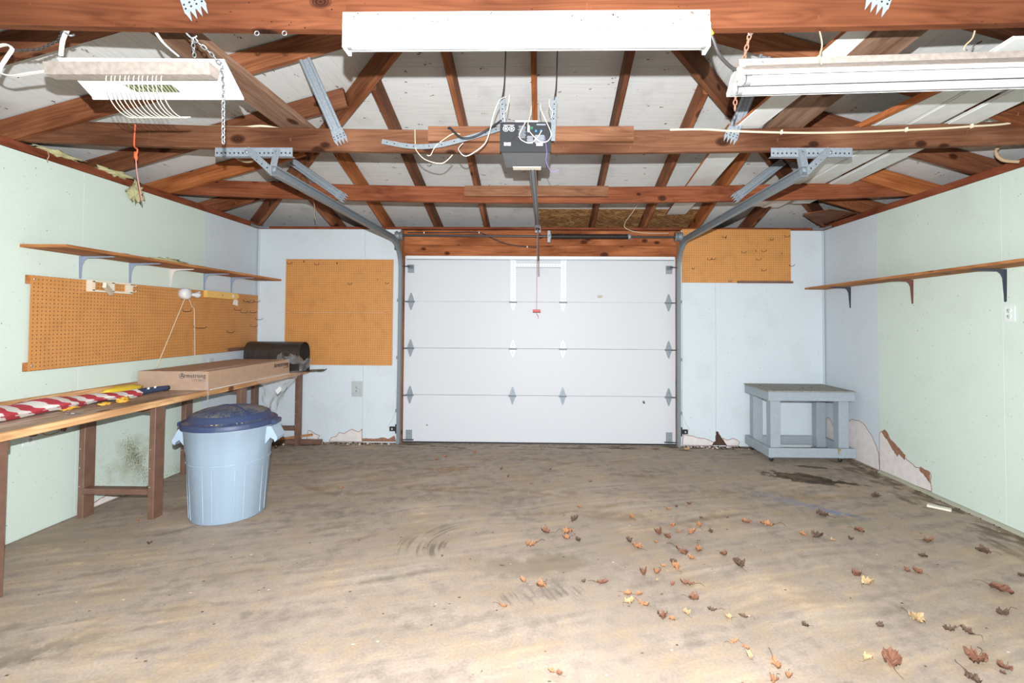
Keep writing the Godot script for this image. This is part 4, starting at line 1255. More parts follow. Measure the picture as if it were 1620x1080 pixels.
func build_opener() -> void:
	var o := thing("door_opener", Vector3(-0.095, 2.32, -2.7), "black and grey garage door opener hanging in front of the chord", "door opener")
	var x0 := -0.236
	var x1 := 0.046
	var zf := -2.55
	part("housing", MB.new().sweep([Vector3((x0 + x1) * 0.5, 2.395, zf - 0.006), Vector3((x0 + x1) * 0.5, 2.405, -2.846)], rect(x1 - x0 - 0.006, 0.146, 0.008), Vector3.UP), M.opener_grey, o)
	var fp := part("control_panel", MB.new().sweep([Vector3((x0 + x1) * 0.5, 2.402, zf + 0.004), Vector3((x0 + x1) * 0.5, 2.402, zf - 0.01)], rect(x1 - x0, 0.165, 0.006), Vector3.UP), M.black, o)
	part("base_plate", MB.new().box(Vector3(-0.095, 2.322, -2.83), Vector3(0.17, 0.006, 0.05)), M.cream, o)
	var fz := zf + 0.0045
	part("access_cover", MB.new().prism(PackedVector2Array([Vector2(-0.224, 2.385), Vector2(-0.17, 2.385), Vector2(-0.142, 2.415), Vector2(-0.142, 2.474), Vector2(-0.224, 2.474)]), 0.003, Transform3D(Basis.IDENTITY, Vector3(0, 0, fz))), M.black, fp)
	for x in [-0.204, -0.171]:
		var rg := []
		for k in 20:
			rg.append(Vector3(x + cos(TAU * k / 20) * 0.0145, 2.446 + sin(TAU * k / 20) * 0.0145, fz + 0.0035))
		part("printed_circle", MB.new().sweep(rg, ring(0.0014, 4), Vector3.BACK, true, Vector2.ZERO, true), M.white_print, fp)
		for k in 3:
			part("printed_mark", MB.new().box(Vector3(x, 2.446, fz + 0.0034), Vector3(0.022, 0.0022, 0.0006), Basis(Vector3.BACK, 0.5 + k * 1.05)), M.white_print, fp)
	part("printed_line", MB.new().box(Vector3(-0.187, 2.466, fz + 0.0034), Vector3(0.06, 0.002, 0.0006)), M.white_print, fp)
	for k in 5:
		part("printed_mark", MB.new().box(Vector3(-0.211 + k * 0.008, 2.362, fz + 0.0004), Vector3(0.005, 0.018, 0.0006)), M.white_print, fp)
	for k in 11:
		part("printed_line", MB.new().box(Vector3(-0.117 + 0.003 * (k % 3), 2.462 - k * 0.0065, fz + 0.0004), Vector3(0.034 + 0.006 * (k % 2), 0.003, 0.0006)), mat(rgb(132, 134, 142), 0.6), fp)
	for k in 7:
		part("printed_line", MB.new().box(Vector3(-0.07, 2.405 - k * 0.0065, fz + 0.0004), Vector3(0.03 + 0.006 * (k % 2), 0.0034, 0.0006)), mat(rgb(150, 152, 158), 0.6), fp)
		part("printed_line", MB.new().box(Vector3(-0.018, 2.41 - k * 0.0068, fz + 0.0004), Vector3(0.05 + 0.006 * (k % 2), 0.0038, 0.0006)), mat(rgb(150, 152, 158), 0.6), fp)
	part("printed_line", MB.new().box(Vector3(-0.018, 2.36, fz + 0.0004), Vector3(0.036, 0.014, 0.0006)), M.white_print, fp)
	part("printed_line", MB.new().box(Vector3(-0.01, 2.47, fz + 0.0004), Vector3(0.05, 0.008, 0.0006)), mat(rgb(128, 132, 140), 0.6), fp)
	part("terminal_block", MB.new().box(Vector3(-0.078, 2.444, fz + 0.006), Vector3(0.012, 0.034, 0.012)), M.white_print, fp)
	part("button", MB.new().box(Vector3(-0.061, 2.449, fz + 0.004), Vector3(0.012, 0.013, 0.008)), mat(rgb(30, 110, 66), 0.4), fp)
	part("button", MB.new().box(Vector3(-0.08, 2.468, fz + 0.004), Vector3(0.008, 0.007, 0.008)), M.red, fp)
	for x in [-0.038, -0.010]:
		part("dial", MB.new().lathe([Vector2(0, 0.008), Vector2(0.006, 0.007), Vector2(0.007, 0)], 10, Transform3D(Basis(Vector3.RIGHT, PI * 0.5), Vector3(x, 2.434, fz))), mat(rgb(60, 130, 205), 0.35), fp)
	part("lamp_tab", MB.new().box(Vector3(-0.09, 2.492, -2.60), Vector3(0.125, 0.018, 0.07)), mat(rgb(214, 224, 234), 0.3), o)
	# two hanging straps and the wire that ties them to the roof
	for x in [-0.228, 0.055]:
		var a := Vector3(x, 2.44, -2.70)
		var b := Vector3(x - 0.012 * signf(-x), 2.70, -2.70)
		var s := part("hanging_strap", MB.new().sweep([a, b], PackedVector2Array([Vector2(-0.016, 0), Vector2(0.016, 0), Vector2(0.016, -0.028), Vector2(0.013, -0.028), Vector2(0.013, -0.003), Vector2(-0.016, -0.003)]), Vector3.BACK), M.galv_dull, o)
		for k in 5:
			hole(s, a.lerp(b, 0.5 + k * 0.11) + Vector3(0, 0, 0.0006), Vector3.BACK, 0.004)
		part("hanging_wire", tube([b + Vector3(0.0, -0.01, 0), b + Vector3(0.012, 0.12, -0.03), b + Vector3(0.02, 0.52, -0.05)], 0.004), M.spring, o)
	# rail to the header, with the trolley, arm and release cord
	var r0 := Vector3(-0.062, 2.326, -2.84)
	var r1 := Vector3(-0.05, 2.448, -5.235)
	var rail := part("rail", MB.new().sweep([r0, r1], PackedVector2Array([Vector2(-0.02, -0.004), Vector2(0.02, -0.004), Vector2(0.02, 0.004), Vector2(0.005, 0.006), Vector2(0.005, 0.03), Vector2(-0.005, 0.03), Vector2(-0.005, 0.006), Vector2(-0.02, 0.004)]), Vector3.UP), M.galv_dull, o)
	part("chain", MB.new().sweep([r0 + Vector3(-0.012, -0.008, 0), r1 + Vector3(-0.012, -0.008, 0)], rect(0.006, 0.006, 0.001), Vector3.UP), M.steel_dark, rail)
	part("chain", MB.new().sweep([r0 + Vector3(0.012, -0.008, 0), r1 + Vector3(0.012, -0.008, 0)], rect(0.006, 0.006, 0.001), Vector3.UP), M.steel_dark, rail)
	part("header_bracket", MB.new().box(Vector3(-0.05, 2.42, -5.26), Vector3(0.06, 0.07, 0.05)), M.galv, o)
	part("trolley", MB.new().box(Vector3(-0.05, 2.415, -5.1), Vector3(0.05, 0.035, 0.13)), M.steel_dark, o)
	part("door_arm", MB.new().sweep([Vector3(-0.047, 2.40, -5.14), Vector3(-0.041, 2.05, ZB + 0.02)], rect(0.02, 0.005, 0.001), Vector3.BACK), M.steel_dark, o)
	part("door_arm", MB.new().sweep([Vector3(-0.041, 2.13, ZB + 0.035), Vector3(-0.038, 1.895, ZB + 0.012)], rect(0.02, 0.005, 0.001), Vector3.BACK), M.steel_dark, o)
	var cord := thing("release_cord", Vector3(-0.055, 1.5, -5.09), "thin red release cord with a red handle before the door", "cord")
	part("cord", tube([Vector3(-0.054, 2.40, -5.09), Vector3(-0.056, 1.9, -5.088), Vector3(-0.057, 1.5, -5.09)], 0.003), M.faded_red, cord)
	part("handle", MB.new().sweep([Vector3(-0.099, 1.502, -5.09), Vector3(-0.014, 1.502, -5.09)], rect(0.018, 0.028, 0.006), Vector3.UP), M.red, cord)
	part("cord_tail", tube([Vector3(-0.057, 1.49, -5.09), Vector3(-0.052, 1.465, -5.085), Vector3(-0.04, 1.45, -5.085), Vector3(-0.038, 1.425, -5.085)], 0.003), M.faded_red, cord)
	# wires that belong to the opener
	part("bell_wire", tube([Vector3(-0.096, 2.477, -2.53), Vector3(-0.127, 2.407, -2.52), Vector3(-0.12, 2.376, -2.515), Vector3(-0.071, 2.355, -2.515), Vector3(-0.037, 2.38, -2.52), Vector3(-0.006, 2.432, -2.535)], 0.0022), M.cable_white, o)
	part("bell_wire", tube([Vector3(-0.014, 2.62, -2.6), Vector3(-0.012, 2.553, -2.54), Vector3(0.014, 2.484, -2.52), Vector3(0.045, 2.407, -2.515), Vector3(0.025, 2.366, -2.515), Vector3(-0.013, 2.362, -2.515), Vector3(-0.054, 2.40, -2.52), Vector3(-0.076, 2.43, -2.535)], 0.0022), M.cable_white, o)
	part("bell_wire", tube([Vector3(0.038, 2.68, -2.69), Vector3(0.035, 2.63, -2.66), Vector3(0.054, 2.57, -2.62), Vector3(0.045, 2.53, -2.6)], 0.0022), M.cable_white, o)
	part("bell_wire", tube([Vector3(-0.195, 2.70, -2.68), Vector3(-0.205, 2.61, -2.66), Vector3(-0.222, 2.56, -2.62), Vector3(-0.21, 2.49, -2.6)], 0.0022), M.cable_white, o)
	part("bell_wire", tube([Vector3(-0.065, 2.60, -2.6), Vector3(-0.07, 2.53, -2.56), Vector3(-0.082, 2.47, -2.535), Vector3(-0.08, 2.44, -2.53)], 0.0022), M.cable, o)
	part("antenna_wire", tube([Vector3(0.011, 2.40, -2.54), Vector3(0.022, 2.31, -2.53), Vector3(0.019, 2.258, -2.53), Vector3(0.05, 2.205, -2.53), Vector3(0.09, 2.215, -2.53)], 0.002), M.purple, o)
	var k := thing("perforated_strap", Vector3(-0.6, 2.45, -2.80), "bent perforated steel strap curving along the opener chord", "strap")
	var sp := []
	for p in curve([Vector3(-0.985, 2.484, -2.822), Vector3(-0.806, 2.45, -2.812), Vector3(-0.651, 2.449, -2.80), Vector3(-0.496, 2.48, -2.79), Vector3(-0.342, 2.515, -2.77), Vector3(-0.236, 2.535, -2.74)], 0.04):
		sp.append(p)
	part("strip", MB.new().sweep(sp, rect(0.003, 0.03, 0.0005), Vector3.UP), M.galv_dull, k)
	for i in 11:
		var p: Vector3 = sp[int((i + 0.5) / 11.0 * (sp.size() - 1))]
		hole(k, p + Vector3(0, 0, 0.0036), Vector3.BACK, 0.004)
	solo("power_cable", tube([Vector3(-0.575, 2.560, -2.81), Vector3(-0.563, 2.558, -2.80), Vector3(-0.52, 2.512, -2.785), Vector3(-0.482, 2.487, -2.78), Vector3(-0.413, 2.493, -2.775), Vector3(-0.319, 2.531, -2.75), Vector3(-0.24, 2.56, -2.70)], 0.007), M.cable_black, "black cable looping into the opener from the chord", "cable")
	solo("bell_wire", tube([Vector3(-0.215, 2.69, -2.68), Vector3(-0.245, 2.63, -2.6), Vector3(-0.272, 2.536, -2.56), Vector3(-0.296, 2.432, -2.56), Vector3(-0.323, 2.373, -2.57), Vector3(-0.385, 2.327, -2.58), Vector3(-0.43, 2.315, -2.6), Vector3(-0.462, 2.338, -2.63), Vector3(-0.49, 2.39, -2.69), Vector3(-0.475, 2.445, -2.75)], 0.003), M.cable_white, "white bell wire hanging in a loop beside the opener", "wire")
	solo("bell_wire", tube([Vector3(-0.786, 2.56, -2.835), Vector3(-0.777, 2.458, -2.815), Vector3(-0.761, 2.412, -2.80), Vector3(-0.703, 2.358, -2.79), Vector3(-0.606, 2.339, -2.79), Vector3(-0.546, 2.393, -2.80)], 0.003), M.cable, "cream bell wire drooping below the opener chord", "wire")
	solo("bell_wire", tube([Vector3(-0.70, 2.392, -2.80), Vector3(-0.68, 2.39, -2.80), Vector3(-0.645, 2.45, -2.80), Vector3(-0.55, 2.52, -2.80), Vector3(-0.50, 2.515, -2.79)], 0.003), M.cable, "short cream wire hooked over the black cable", "wire")


func build_lights() -> void:
	# the strip light fixed to the nearest chord; unlit
	var l := thing("strip_light", Vector3(-0.065, 2.45, -1.60), "long white single-tube strip light on the nearest chord", "light fixture", "ceiling light fixtures")
	var x0 := -0.685
	var x1 := 0.560
	var prof := PackedVector2Array([Vector2(-0.03, 0.055), Vector2(-0.03, 0.0), Vector2(-0.02, -0.01), Vector2(0.028, -0.012), Vector2(0.036, 0.0), Vector2(0.036, 0.055)])
	part("channel", MB.new().sweep([Vector3(x0, 2.385, -1.595), Vector3(x1, 2.388, -1.595)], prof, Vector3.UP), M.fixture, l)
	part("ridge", MB.new().sweep([Vector3(x0 + 0.01, 2.398, -1.556), Vector3(x1 - 0.01, 2.401, -1.556)], ring(0.004, 6), Vector3.UP, true), M.fixture, l)
	part("ridge", MB.new().sweep([Vector3(x0 + 0.01, 2.385, -1.556), Vector3(x1 - 0.01, 2.388, -1.556)], ring(0.004, 6), Vector3.UP, true), M.fixture, l)
	part("reflector", MB.new().sweep([Vector3(x0 + 0.012, 2.352, -1.60), Vector3(x1 - 0.012, 2.355, -1.60)], rect(0.006, 0.05, 0.001), Vector3.UP), M.fixture, l)
	for y in [2.3915, 2.3785]:
		part("seam", MB.new().span(Vector3(x0 + 0.004, y - 0.0012, -1.5625), Vector3(x1 - 0.004, y + 0.0012, -1.5588)), M.galv_dull, l)
	var tb := part("tube", MB.new().sweep([Vector3(x0 + 0.03, 2.337, -1.57), Vector3(x1 - 0.025, 2.340, -1.57)], ring(0.019, 20), Vector3.UP, true), M.tube, l)
	for x in [x0 + 0.022, x1 - 0.018]:
		part("end_cap", MB.new().sweep([Vector3(x - 0.008, 2.338, -1.57), Vector3(x + 0.008, 2.338, -1.57)], ring(0.0194, 20), Vector3.UP, true), M.cap, tb)
	part("print_mark", MB.new().box(Vector3(x1 - 0.10, 2.342, -1.5505), Vector3(0.012, 0.012, 0.001)), mat(rgb(196, 188, 184), 0.5), tb)
	for x in [x0 + 0.006, x1 - 0.004]:
		part("end_plate", MB.new().span(Vector3(x - 0.006, 2.318, -1.612), Vector3(x + 0.006, 2.40, -1.558)), M.fixture, l)
	# cobweb crumbs along the channel
	for k in 34:
		part("grime_fleck", MB.new().box(Vector3(rng.randf_range(x0, x1), 2.385 + rng.randf() * 0.05, -1.5585), Vector3(rng.randf_range(0.002, 0.012), rng.randf_range(0.0015, 0.006), 0.0012), Basis(Vector3.BACK, rng.randf() * 3.0)), M.decayed, l)

	# shop light with two tubes hanging on chains
	l = thing("shop_light", Vector3(1.32, 2.3, -1.73), "dusty white two-tube shop light hanging on rusty chains", "light fixture", "ceiling light fixtures")
	var a := Vector3(0.722, 2.362, -1.745)
	var b := Vector3(1.935, 2.382, -1.72)
	var ch := PackedVector2Array([Vector2(-0.03, 0.0), Vector2(0.03, 0.0), Vector2(0.034, -0.032), Vector2(-0.034, -0.032)])
	part("channel", MB.new().sweep([a, b], ch, Vector3.UP), M.fixture_dusty, l)
	var hood := PackedVector2Array([Vector2(-0.034, -0.030), Vector2(-0.084, -0.072), Vector2(-0.084, -0.086), Vector2(-0.081, -0.086), Vector2(-0.081, -0.0745), Vector2(-0.032, -0.034), Vector2(0.032, -0.034), Vector2(0.081, -0.0745), Vector2(0.081, -0.086), Vector2(0.084, -0.086), Vector2(0.084, -0.072), Vector2(0.034, -0.030)])
	part("hood_rim", MB.new().sweep([a + Vector3(-0.005, 0, 0), b], hood, Vector3.UP), M.white_metal, l)
	for s in [-1, 1]:
		part("dusty_panel", MB.new().sweep([a, b], PackedVector2Array([Vector2(s * 0.036, -0.0305), Vector2(s * 0.0835, -0.071), Vector2(s * 0.085, -0.0695), Vector2(s * 0.037, -0.0285)]), Vector3.UP), M.fixture_dusty, l)
	for s in [-1, 1]:
		var off := Vector3(0.03, -0.082, s * 0.036)
		var tt := part("tube", MB.new().sweep([a + off, b + Vector3(-0.03, -0.082, s * 0.036)], ring(0.019, 18), Vector3.UP, true), M.tube, l)
		part("end_cap", MB.new().sweep([a + off + Vector3(-0.012, 0, 0), a + off + Vector3(0.008, 0, 0)], ring(0.0194, 18), Vector3.UP, true), M.cap, tt)
		part("lamp_holder", MB.new().box(a + Vector3(0.006, -0.066, s * 0.036), Vector3(0.016, 0.06, 0.03)), M.fixture, l)
	part("end_plate", MB.new().prism(PackedVector2Array([Vector2(-0.034, -0.03), Vector2(-0.083, -0.073), Vector2(0.083, -0.073), Vector2(0.034, -0.03)]), 0.003, Transform3D(Basis(Vector3.BACK, Vector3.UP, Vector3.LEFT), a + Vector3(0.0, 0, 0))), M.fixture, l)
	part("knockout", MB.new().lathe([Vector2(0, 0.001), Vector2(0.008, 0.0)], 12, Transform3D(Basis(Vector3.RIGHT, PI * 0.5), a + Vector3(0.085, -0.016, 0.0335))), M.opener_grey, l)
	part("hook", tube([Vector3(0.748, 2.47, -1.66), Vector3(0.748, 2.45, -1.665), Vector3(0.738, 2.438, -1.672), Vector3(0.746, 2.428, -1.678), Vector3(0.756, 2.436, -1.678)], 0.003, 0.006), M.zinc, l)
	part("chain", chain([Vector3(0.745, 2.432, -1.676), Vector3(0.742, 2.36, -1.725)], 0.024, 0.0028), M.rust, l)
	part("chain", chain([Vector3(0.76, 2.31, -1.835), Vector3(0.755, 2.225, -1.835)], 0.024, 0.0028), M.rust, l)
	part("power_cord", tube([Vector3(0.585, 2.41, -1.63), Vector3(0.60, 2.389, -1.64), Vector3(0.634, 2.35, -1.67), Vector3(0.70, 2.33, -1.72), Vector3(0.735, 2.34, -1.74)], 0.0065), M.steel_dark, l)
	part("wire_nut", MB.new().lathe([Vector2(0, 0.02), Vector2(0.006, 0.016), Vector2(0.009, -0.012), Vector2(0, -0.013)], 8, Transform3D(Basis(Vector3.BACK, 0.4), Vector3(0.583, 2.405, -1.62))), M.yellow, l)

	# a short tilted fixture with a wire guard and no tubes
	l = thing("cage_light", Vector3(-1.54, 2.3, -1.8), "tilted white metal fixture with a curved wire guard, hanging from chains", "light fixture", "ceiling light fixtures")
	var n0 := Vector3(-1.876, 2.392, -1.75)
	var n1 := Vector3(-1.226, 2.385, -1.75)
	var f0 := Vector3(-1.862, 2.302, -1.885)
	var f1 := Vector3(-1.235, 2.300, -1.885)
	var nn := (n1 - n0).cross(f0 - n0).normalized() * 0.006
	if nn.y < 0.0:
		nn = -nn
	var pl := MB.new()
	var first := pl.v.size()
	var u2 := Vector2.ZERO
	var q := [n0, n1, f1, f0]
	pl.quad(q[0], q[1], q[2], q[3], u2, Vector2(0.6, 0), Vector2(0.6, 0.2), Vector2(0, 0.2))
	pl.quad(q[3] + nn, q[2] + nn, q[1] + nn, q[0] + nn, u2, Vector2(0.6, 0), Vector2(0.6, 0.2), Vector2(0, 0.2))
	for k in 4:
		pl.quad(q[(k + 1) % 4], q[k], q[k] + nn, q[(k + 1) % 4] + nn, u2, u2, u2, u2)
	pl.orient(first)
	part("reflector", pl, M.white_metal, l)
	part("reflector_lip", beam(f0, f1, 0.01, 0.012), M.white_metal, l)
	part("ballast_cover", MB.new().sweep([Vector3(-1.90, 2.340, -1.755), Vector3(-1.262, 2.338, -1.755)], PackedVector2Array([Vector2(-0.032, 0.024), Vector2(-0.016, -0.02), Vector2(0.024, -0.02), Vector2(0.034, 0.024)]), Vector3.UP), M.fixture_dusty, l)
	part("vent_grille", MB.new().prism(PackedVector2Array([Vector2(0, 0), Vector2(0.20, 0), Vector2(0.215, -0.03), Vector2(0.035, -0.03)]), 0.002, xform(Vector3(-1.69, 2.332, -1.832), n1 - n0, n0 - f0)), mat(rgb(62, 66, 48), 0.8), l)
	for k in 14:
		part("grille_bar", MB.new().prism(PackedVector2Array([Vector2(0.014 + k * 0.0142, -0.001), Vector2(0.018 + k * 0.0142, -0.001), Vector2(0.022 + k * 0.0142, -0.029), Vector2(0.018 + k * 0.0142, -0.029)]), 0.0012, xform(Vector3(-1.69, 2.332, -1.832), n1 - n0, n0 - f0).translated_local(Vector3(0, 0, 0.002))), mat(rgb(150, 150, 110), 0.7), l)
	for k in 13:
		var x := -1.672 + k * 0.0178
		var hoop := []
		for j in 13:
			var an := -0.55 + 2.75 * j / 12.0
			hoop.append(Vector3(x + 0.002 * sin(k * 2.1), 2.30 - sin(an) * 0.098, -1.83 + cos(an) * 0.09))
		part("guard_hoop", MB.new().sweep(hoop, ring(0.0017, 5), Vector3.RIGHT, true), M.cream, l)
	var he := 2.20
	part("guard_rail", tube([Vector3(-1.676, 2.221, -1.883), Vector3(-1.452, 2.221, -1.883)], 0.0024), M.cream, l)
	part("hook", tube([Vector3(-1.318, 2.475, -1.66), Vector3(-1.318, 2.45, -1.67), Vector3(-1.302, 2.43, -1.685), Vector3(-1.286, 2.44, -1.69)], 0.0035, 0.008), M.zinc, l)
	part("chain", chain([Vector3(-1.302, 2.432, -1.69), Vector3(-1.335, 2.392, -1.745)]), M.zinc, l)
	part("chain", chain([Vector3(-1.302, 2.432, -1.69), Vector3(-1.262, 2.40, -1.72), Vector3(-1.222, 2.355, -1.735), Vector3(-1.214, 2.28, -1.735), Vector3(-1.209, 2.055, -1.735)]), M.zinc, l)
	part("hook", tube([Vector3(-1.775, 2.475, -1.66), Vector3(-1.772, 2.45, -1.675), Vector3(-1.752, 2.437, -1.68), Vector3(-1.75, 2.447, -1.69)], 0.0035, 0.008), M.zinc, l)
	part("flat_cord", MB.new().sweep(curve([Vector3(-1.742, 2.475, -1.67), Vector3(-1.79, 2.43, -1.69), Vector3(-1.845, 2.395, -1.735)]), rect(0.005, 0.014, 0.001), Vector3.BACK), M.cable_white, l)
	part("flat_cord", MB.new().sweep(curve([Vector3(-1.905, 2.35, -1.76), Vector3(-2.0, 2.345, -1.77), Vector3(-2.10, 2.345, -1.79), Vector3(-2.16, 2.37, -1.80), Vector3(-2.135, 2.42, -1.80), Vector3(-2.10, 2.455, -1.79), Vector3(-2.13, 2.47, -1.79), Vector3(-2.2, 2.46, -1.8)]), rect(0.005, 0.014, 0.001), Vector3.BACK), M.cable_white, l)
	part("flat_cord", MB.new().sweep(curve([Vector3(-1.445, 2.47, -1.68), Vector3(-1.43, 2.43, -1.71), Vector3(-1.395, 2.395, -1.745)]), rect(0.005, 0.014, 0.001), Vector3.BACK), M.cable_white, l)
	part("chain", chain([Vector3(-2.10, 2.452, -1.80), Vector3(-1.98, 2.445, -1.78), Vector3(-1.86, 2.455, -1.74), Vector3(-1.775, 2.465, -1.68)], 0.02, 0.0018), M.steel_dark, l)


func build_overhead_clutter() -> void:
	var cab := thing("wiring_cable", Vector3(1.9, 2.55, -2.84), "cream cable running along the opener chord above the cart side", "cable")
	part("cable", tube([Vector3(0.776, 2.565, -2.845), Vector3(0.975, 2.567, -2.845), Vector3(1.17, 2.556, -2.845), Vector3(1.437, 2.548, -2.845), Vector3(1.673, 2.546, -2.845), Vector3(1.961, 2.553, -2.845), Vector3(2.373, 2.570, -2.845), Vector3(2.588, 2.585, -2.845), Vector3(2.81, 2.603, -2.845), Vector3(2.95, 2.65, -2.845)], 0.007), M.cable, cab)
	for p in [Vector3(1.45, 2.548, -2.84), Vector3(2.2, 2.563, -2.84), Vector3(2.59, 2.585, -2.84)]:
		part("staple", MB.new().box(p, Vector3(0.008, 0.024, 0.016)), M.cream, cab)
	solo("wiring_cable", tube([Vector3(-3.22, 2.72, -2.84), Vector3(-3.1, 2.69, -2.84), Vector3(-2.98, 2.665, -2.84), Vector3(-2.90, 2.628, -2.845)], 0.007), M.cable, "cream cable on the rafter behind the wire cage fixture", "cable")
	solo("wiring_cable", tube([Vector3(-2.2, 2.60, -2.87), Vector3(-1.9, 2.592, -2.87), Vector3(-1.72, 2.60, -2.88), Vector3(-1.6, 2.66, -3.2)], 0.007), M.cable, "cream cable lying on top of the opener chord, workbench side", "cable")
	solo("wiring_cable", tube([Vector3(-2.24, 2.62, -3.3), Vector3(-2.2, 2.55, -3.3), Vector3(-2.12, 2.515, -3.28), Vector3(-2.05, 2.51, -3.25)], 0.009), M.web, "tan cable tail hanging behind the opener chord, workbench side", "cable")
	solo("wiring_cable", tube([Vector3(3.05, 2.60, -3.1), Vector3(2.98, 2.53, -3.1), Vector3(3.02, 2.47, -3.1), Vector3(3.08, 2.44, -3.05)], 0.011), M.web, "tan cable end poking out above the cart side wall", "cable")
	solo("wiring_cable", tube([Vector3(1.02, 2.66, -4.9), Vector3(0.98, 2.58, -5.05), Vector3(0.93, 2.50, -5.25), Vector3(0.95, 2.44, -5.28), Vector3(1.12, 2.395, -5.28), Vector3(1.42, 2.39, -5.27)], 0.004), M.cable, "thin cream wire draped over the header beside the spring", "wire")
	# orange strap hanging from the opener chord
	var s := thing("hanging_twine", Vector3(-2.52, 2.3, -2.84), "orange twine knotted and hanging below the opener chord", "twine")
	part("twine", tube([Vector3(-2.539, 2.60, -2.845), Vector3(-2.543, 2.48, -2.845), Vector3(-2.53, 2.45, -2.84), Vector3(-2.512, 2.438, -2.835), Vector3(-2.521, 2.386, -2.835)], 0.0045), M.orange, s)
	part("knot", MB.new().lathe([Vector2(0, 0.03), Vector2(0.008, 0.02), Vector2(0.011, -0.01), Vector2(0.005, -0.03), Vector2(0, -0.032)], 8, Transform3D(Basis(Vector3.BACK, 0.15), Vector3(-2.522, 2.40, -2.835))), M.orange, s)
	part("faded_end", tube([Vector3(-2.521, 2.386, -2.835), Vector3(-2.512, 2.30, -2.835), Vector3(-2.503, 2.228, -2.84), Vector3(-2.48, 2.12, -2.84)], 0.0036), M.faded_red, s)
	# tufts of yellow insulation on the plate
	var tl := ["tuft of yellow insulation hanging over the mint wall", "tuft of yellow insulation tucked on the plate near the orange twine", "flat wad of yellow insulation on the plate above the seam"]
	var tp := [[Vector3(XL + 0.05, 2.39, -3.63), Vector3(0.032, 0.07, 0.045)], [Vector3(XL - 0.01, 2.50, -3.50), Vector3(0.045, 0.022, 0.12)], [Vector3(XL - 0.01, 2.495, -3.08), Vector3(0.045, 0.018, 0.12)]]
	for i in 3:
		solo("insulation_tuft", blob(tp[i][0], tp[i][1], 12 + i, 1.3), M.foam, tl[i], "insulation", "insulation tufts")
	# nails and screw hooks in the nearest chord
	for x in [-1.03, -0.93]:
		var rg := []
		for k in 12:
			rg.append(Vector3(x + cos(TAU * k / 12) * 0.008, 2.418 + sin(TAU * k / 12) * 0.008, -1.64))
		solo("screw_eye", MB.new().sweep(rg, ring(0.002, 5), Vector3.BACK, true, Vector2.ZERO, true), M.zinc, "small screw eye under the nearest chord, %s the strip light" % ("farther from" if x < -1.0 else "closer to"), "screw eye", "screw eyes")
	# cobwebs heavy with dust
	var cw := [[Vector3(0.985, 2.43, -1.66), Vector3(0.99, 2.31, -1.66), "long dusty cobweb strand hanging behind the shop light"], [Vector3(1.53, 2.43, -1.66), Vector3(1.49, 2.36, -1.66), "short dusty cobweb under the nearest chord"], [Vector3(1.87, 2.43, -1.66), Vector3(1.84, 2.39, -1.66), "small dusty cobweb tuft at the far end of the shop light"], [Vector3(-2.02, 2.44, -4.07), Vector3(-2.0, 2.27, -4.07), "dusty cobweb strand below the chord nearest the door"], [Vector3(-3.2, 2.46, -2.95), Vector3(-3.2, 2.40, -2.95), "dusty cobweb strand at the top of the mint wall"]]
	for c in cw:
		var a: Vector3 = c[0]
		var b: Vector3 = c[1]
		solo("cobweb_strand", MB.new().sweep(curve([a, a.lerp(b, 0.4) + Vector3(0.006, 0, 0), a.lerp(b, 0.75) + Vector3(-0.004, 0, 0), b], 0.012), ring(0.0028, 5), Vector3.BACK, true), M.web, c[2], "cobweb", "dusty cobwebs")


func blob(c: Vector3, r: Vector3, sd: int, rough: float) -> MB:
	var n := FastNoiseLite.new()
	n.seed = sd
	n.frequency = 2.6
	n.fractal_octaves = 3
	var mb := MB.new()
	var rows := []
	for i in 13:
		var row := []
		var th := PI * i / 12.0
		for j in 19:
			var ph := TAU * (j % 18) / 18.0
			var d := Vector3(sin(th) * cos(ph), cos(th), sin(th) * sin(ph))
			var k := 1.0 + rough * n.get_noise_3dv(d * 1.6)
			row.append(c + d * r * k)
		rows.append(row)
	var first := mb.v.size()
	mb.sheet(rows, true)
	mb.orient(first)
	return mb


func shelf_bracket(parent: Node3D, s: int, x: float, y: float, z: float, drop: float, arm: float, m: Material) -> void:
	# pressed steel: a leg on the wall, an arm under the shelf, a rib in the corner
	var p := part("bracket", MB.new().prism(PackedVector2Array([Vector2(0, 0), Vector2(arm, 0), Vector2(arm, -0.006), Vector2(0.05, -0.014), Vector2(0.03, -0.03), Vector2(0.016, -0.06), Vector2(0.004, -drop), Vector2(0, -drop)]), 0.004, Transform3D(Basis(Vector3(-s, 0, 0), Vector3.UP, Vector3(0, 0, -s)), Vector3(x, y, z - 0.002))), m, parent)
	var taper := []
	part("wall_leg", MB.new().prism(PackedVector2Array([Vector2(-0.014, 0), Vector2(0.014, 0), Vector2(0.009, -drop), Vector2(0, -drop - 0.006), Vector2(-0.009, -drop)]), 0.003, Transform3D(Basis(Vector3(0, 0, s), Vector3.UP, Vector3(-s, 0, 0)), Vector3(x, y, z))), m, p)
	part("shelf_arm", MB.new().prism(PackedVector2Array([Vector2(0, -0.014), Vector2(0, 0.014), Vector2(arm, 0.009), Vector2(arm, -0.009)]), 0.003, Transform3D(Basis(Vector3(-s, 0, 0), Vector3(0, 0, 1), Vector3(0, -s * -1.0 * s, 0)), Vector3(x, y - 0.003 if s > 0 else y - 0.003, z))), m, p)


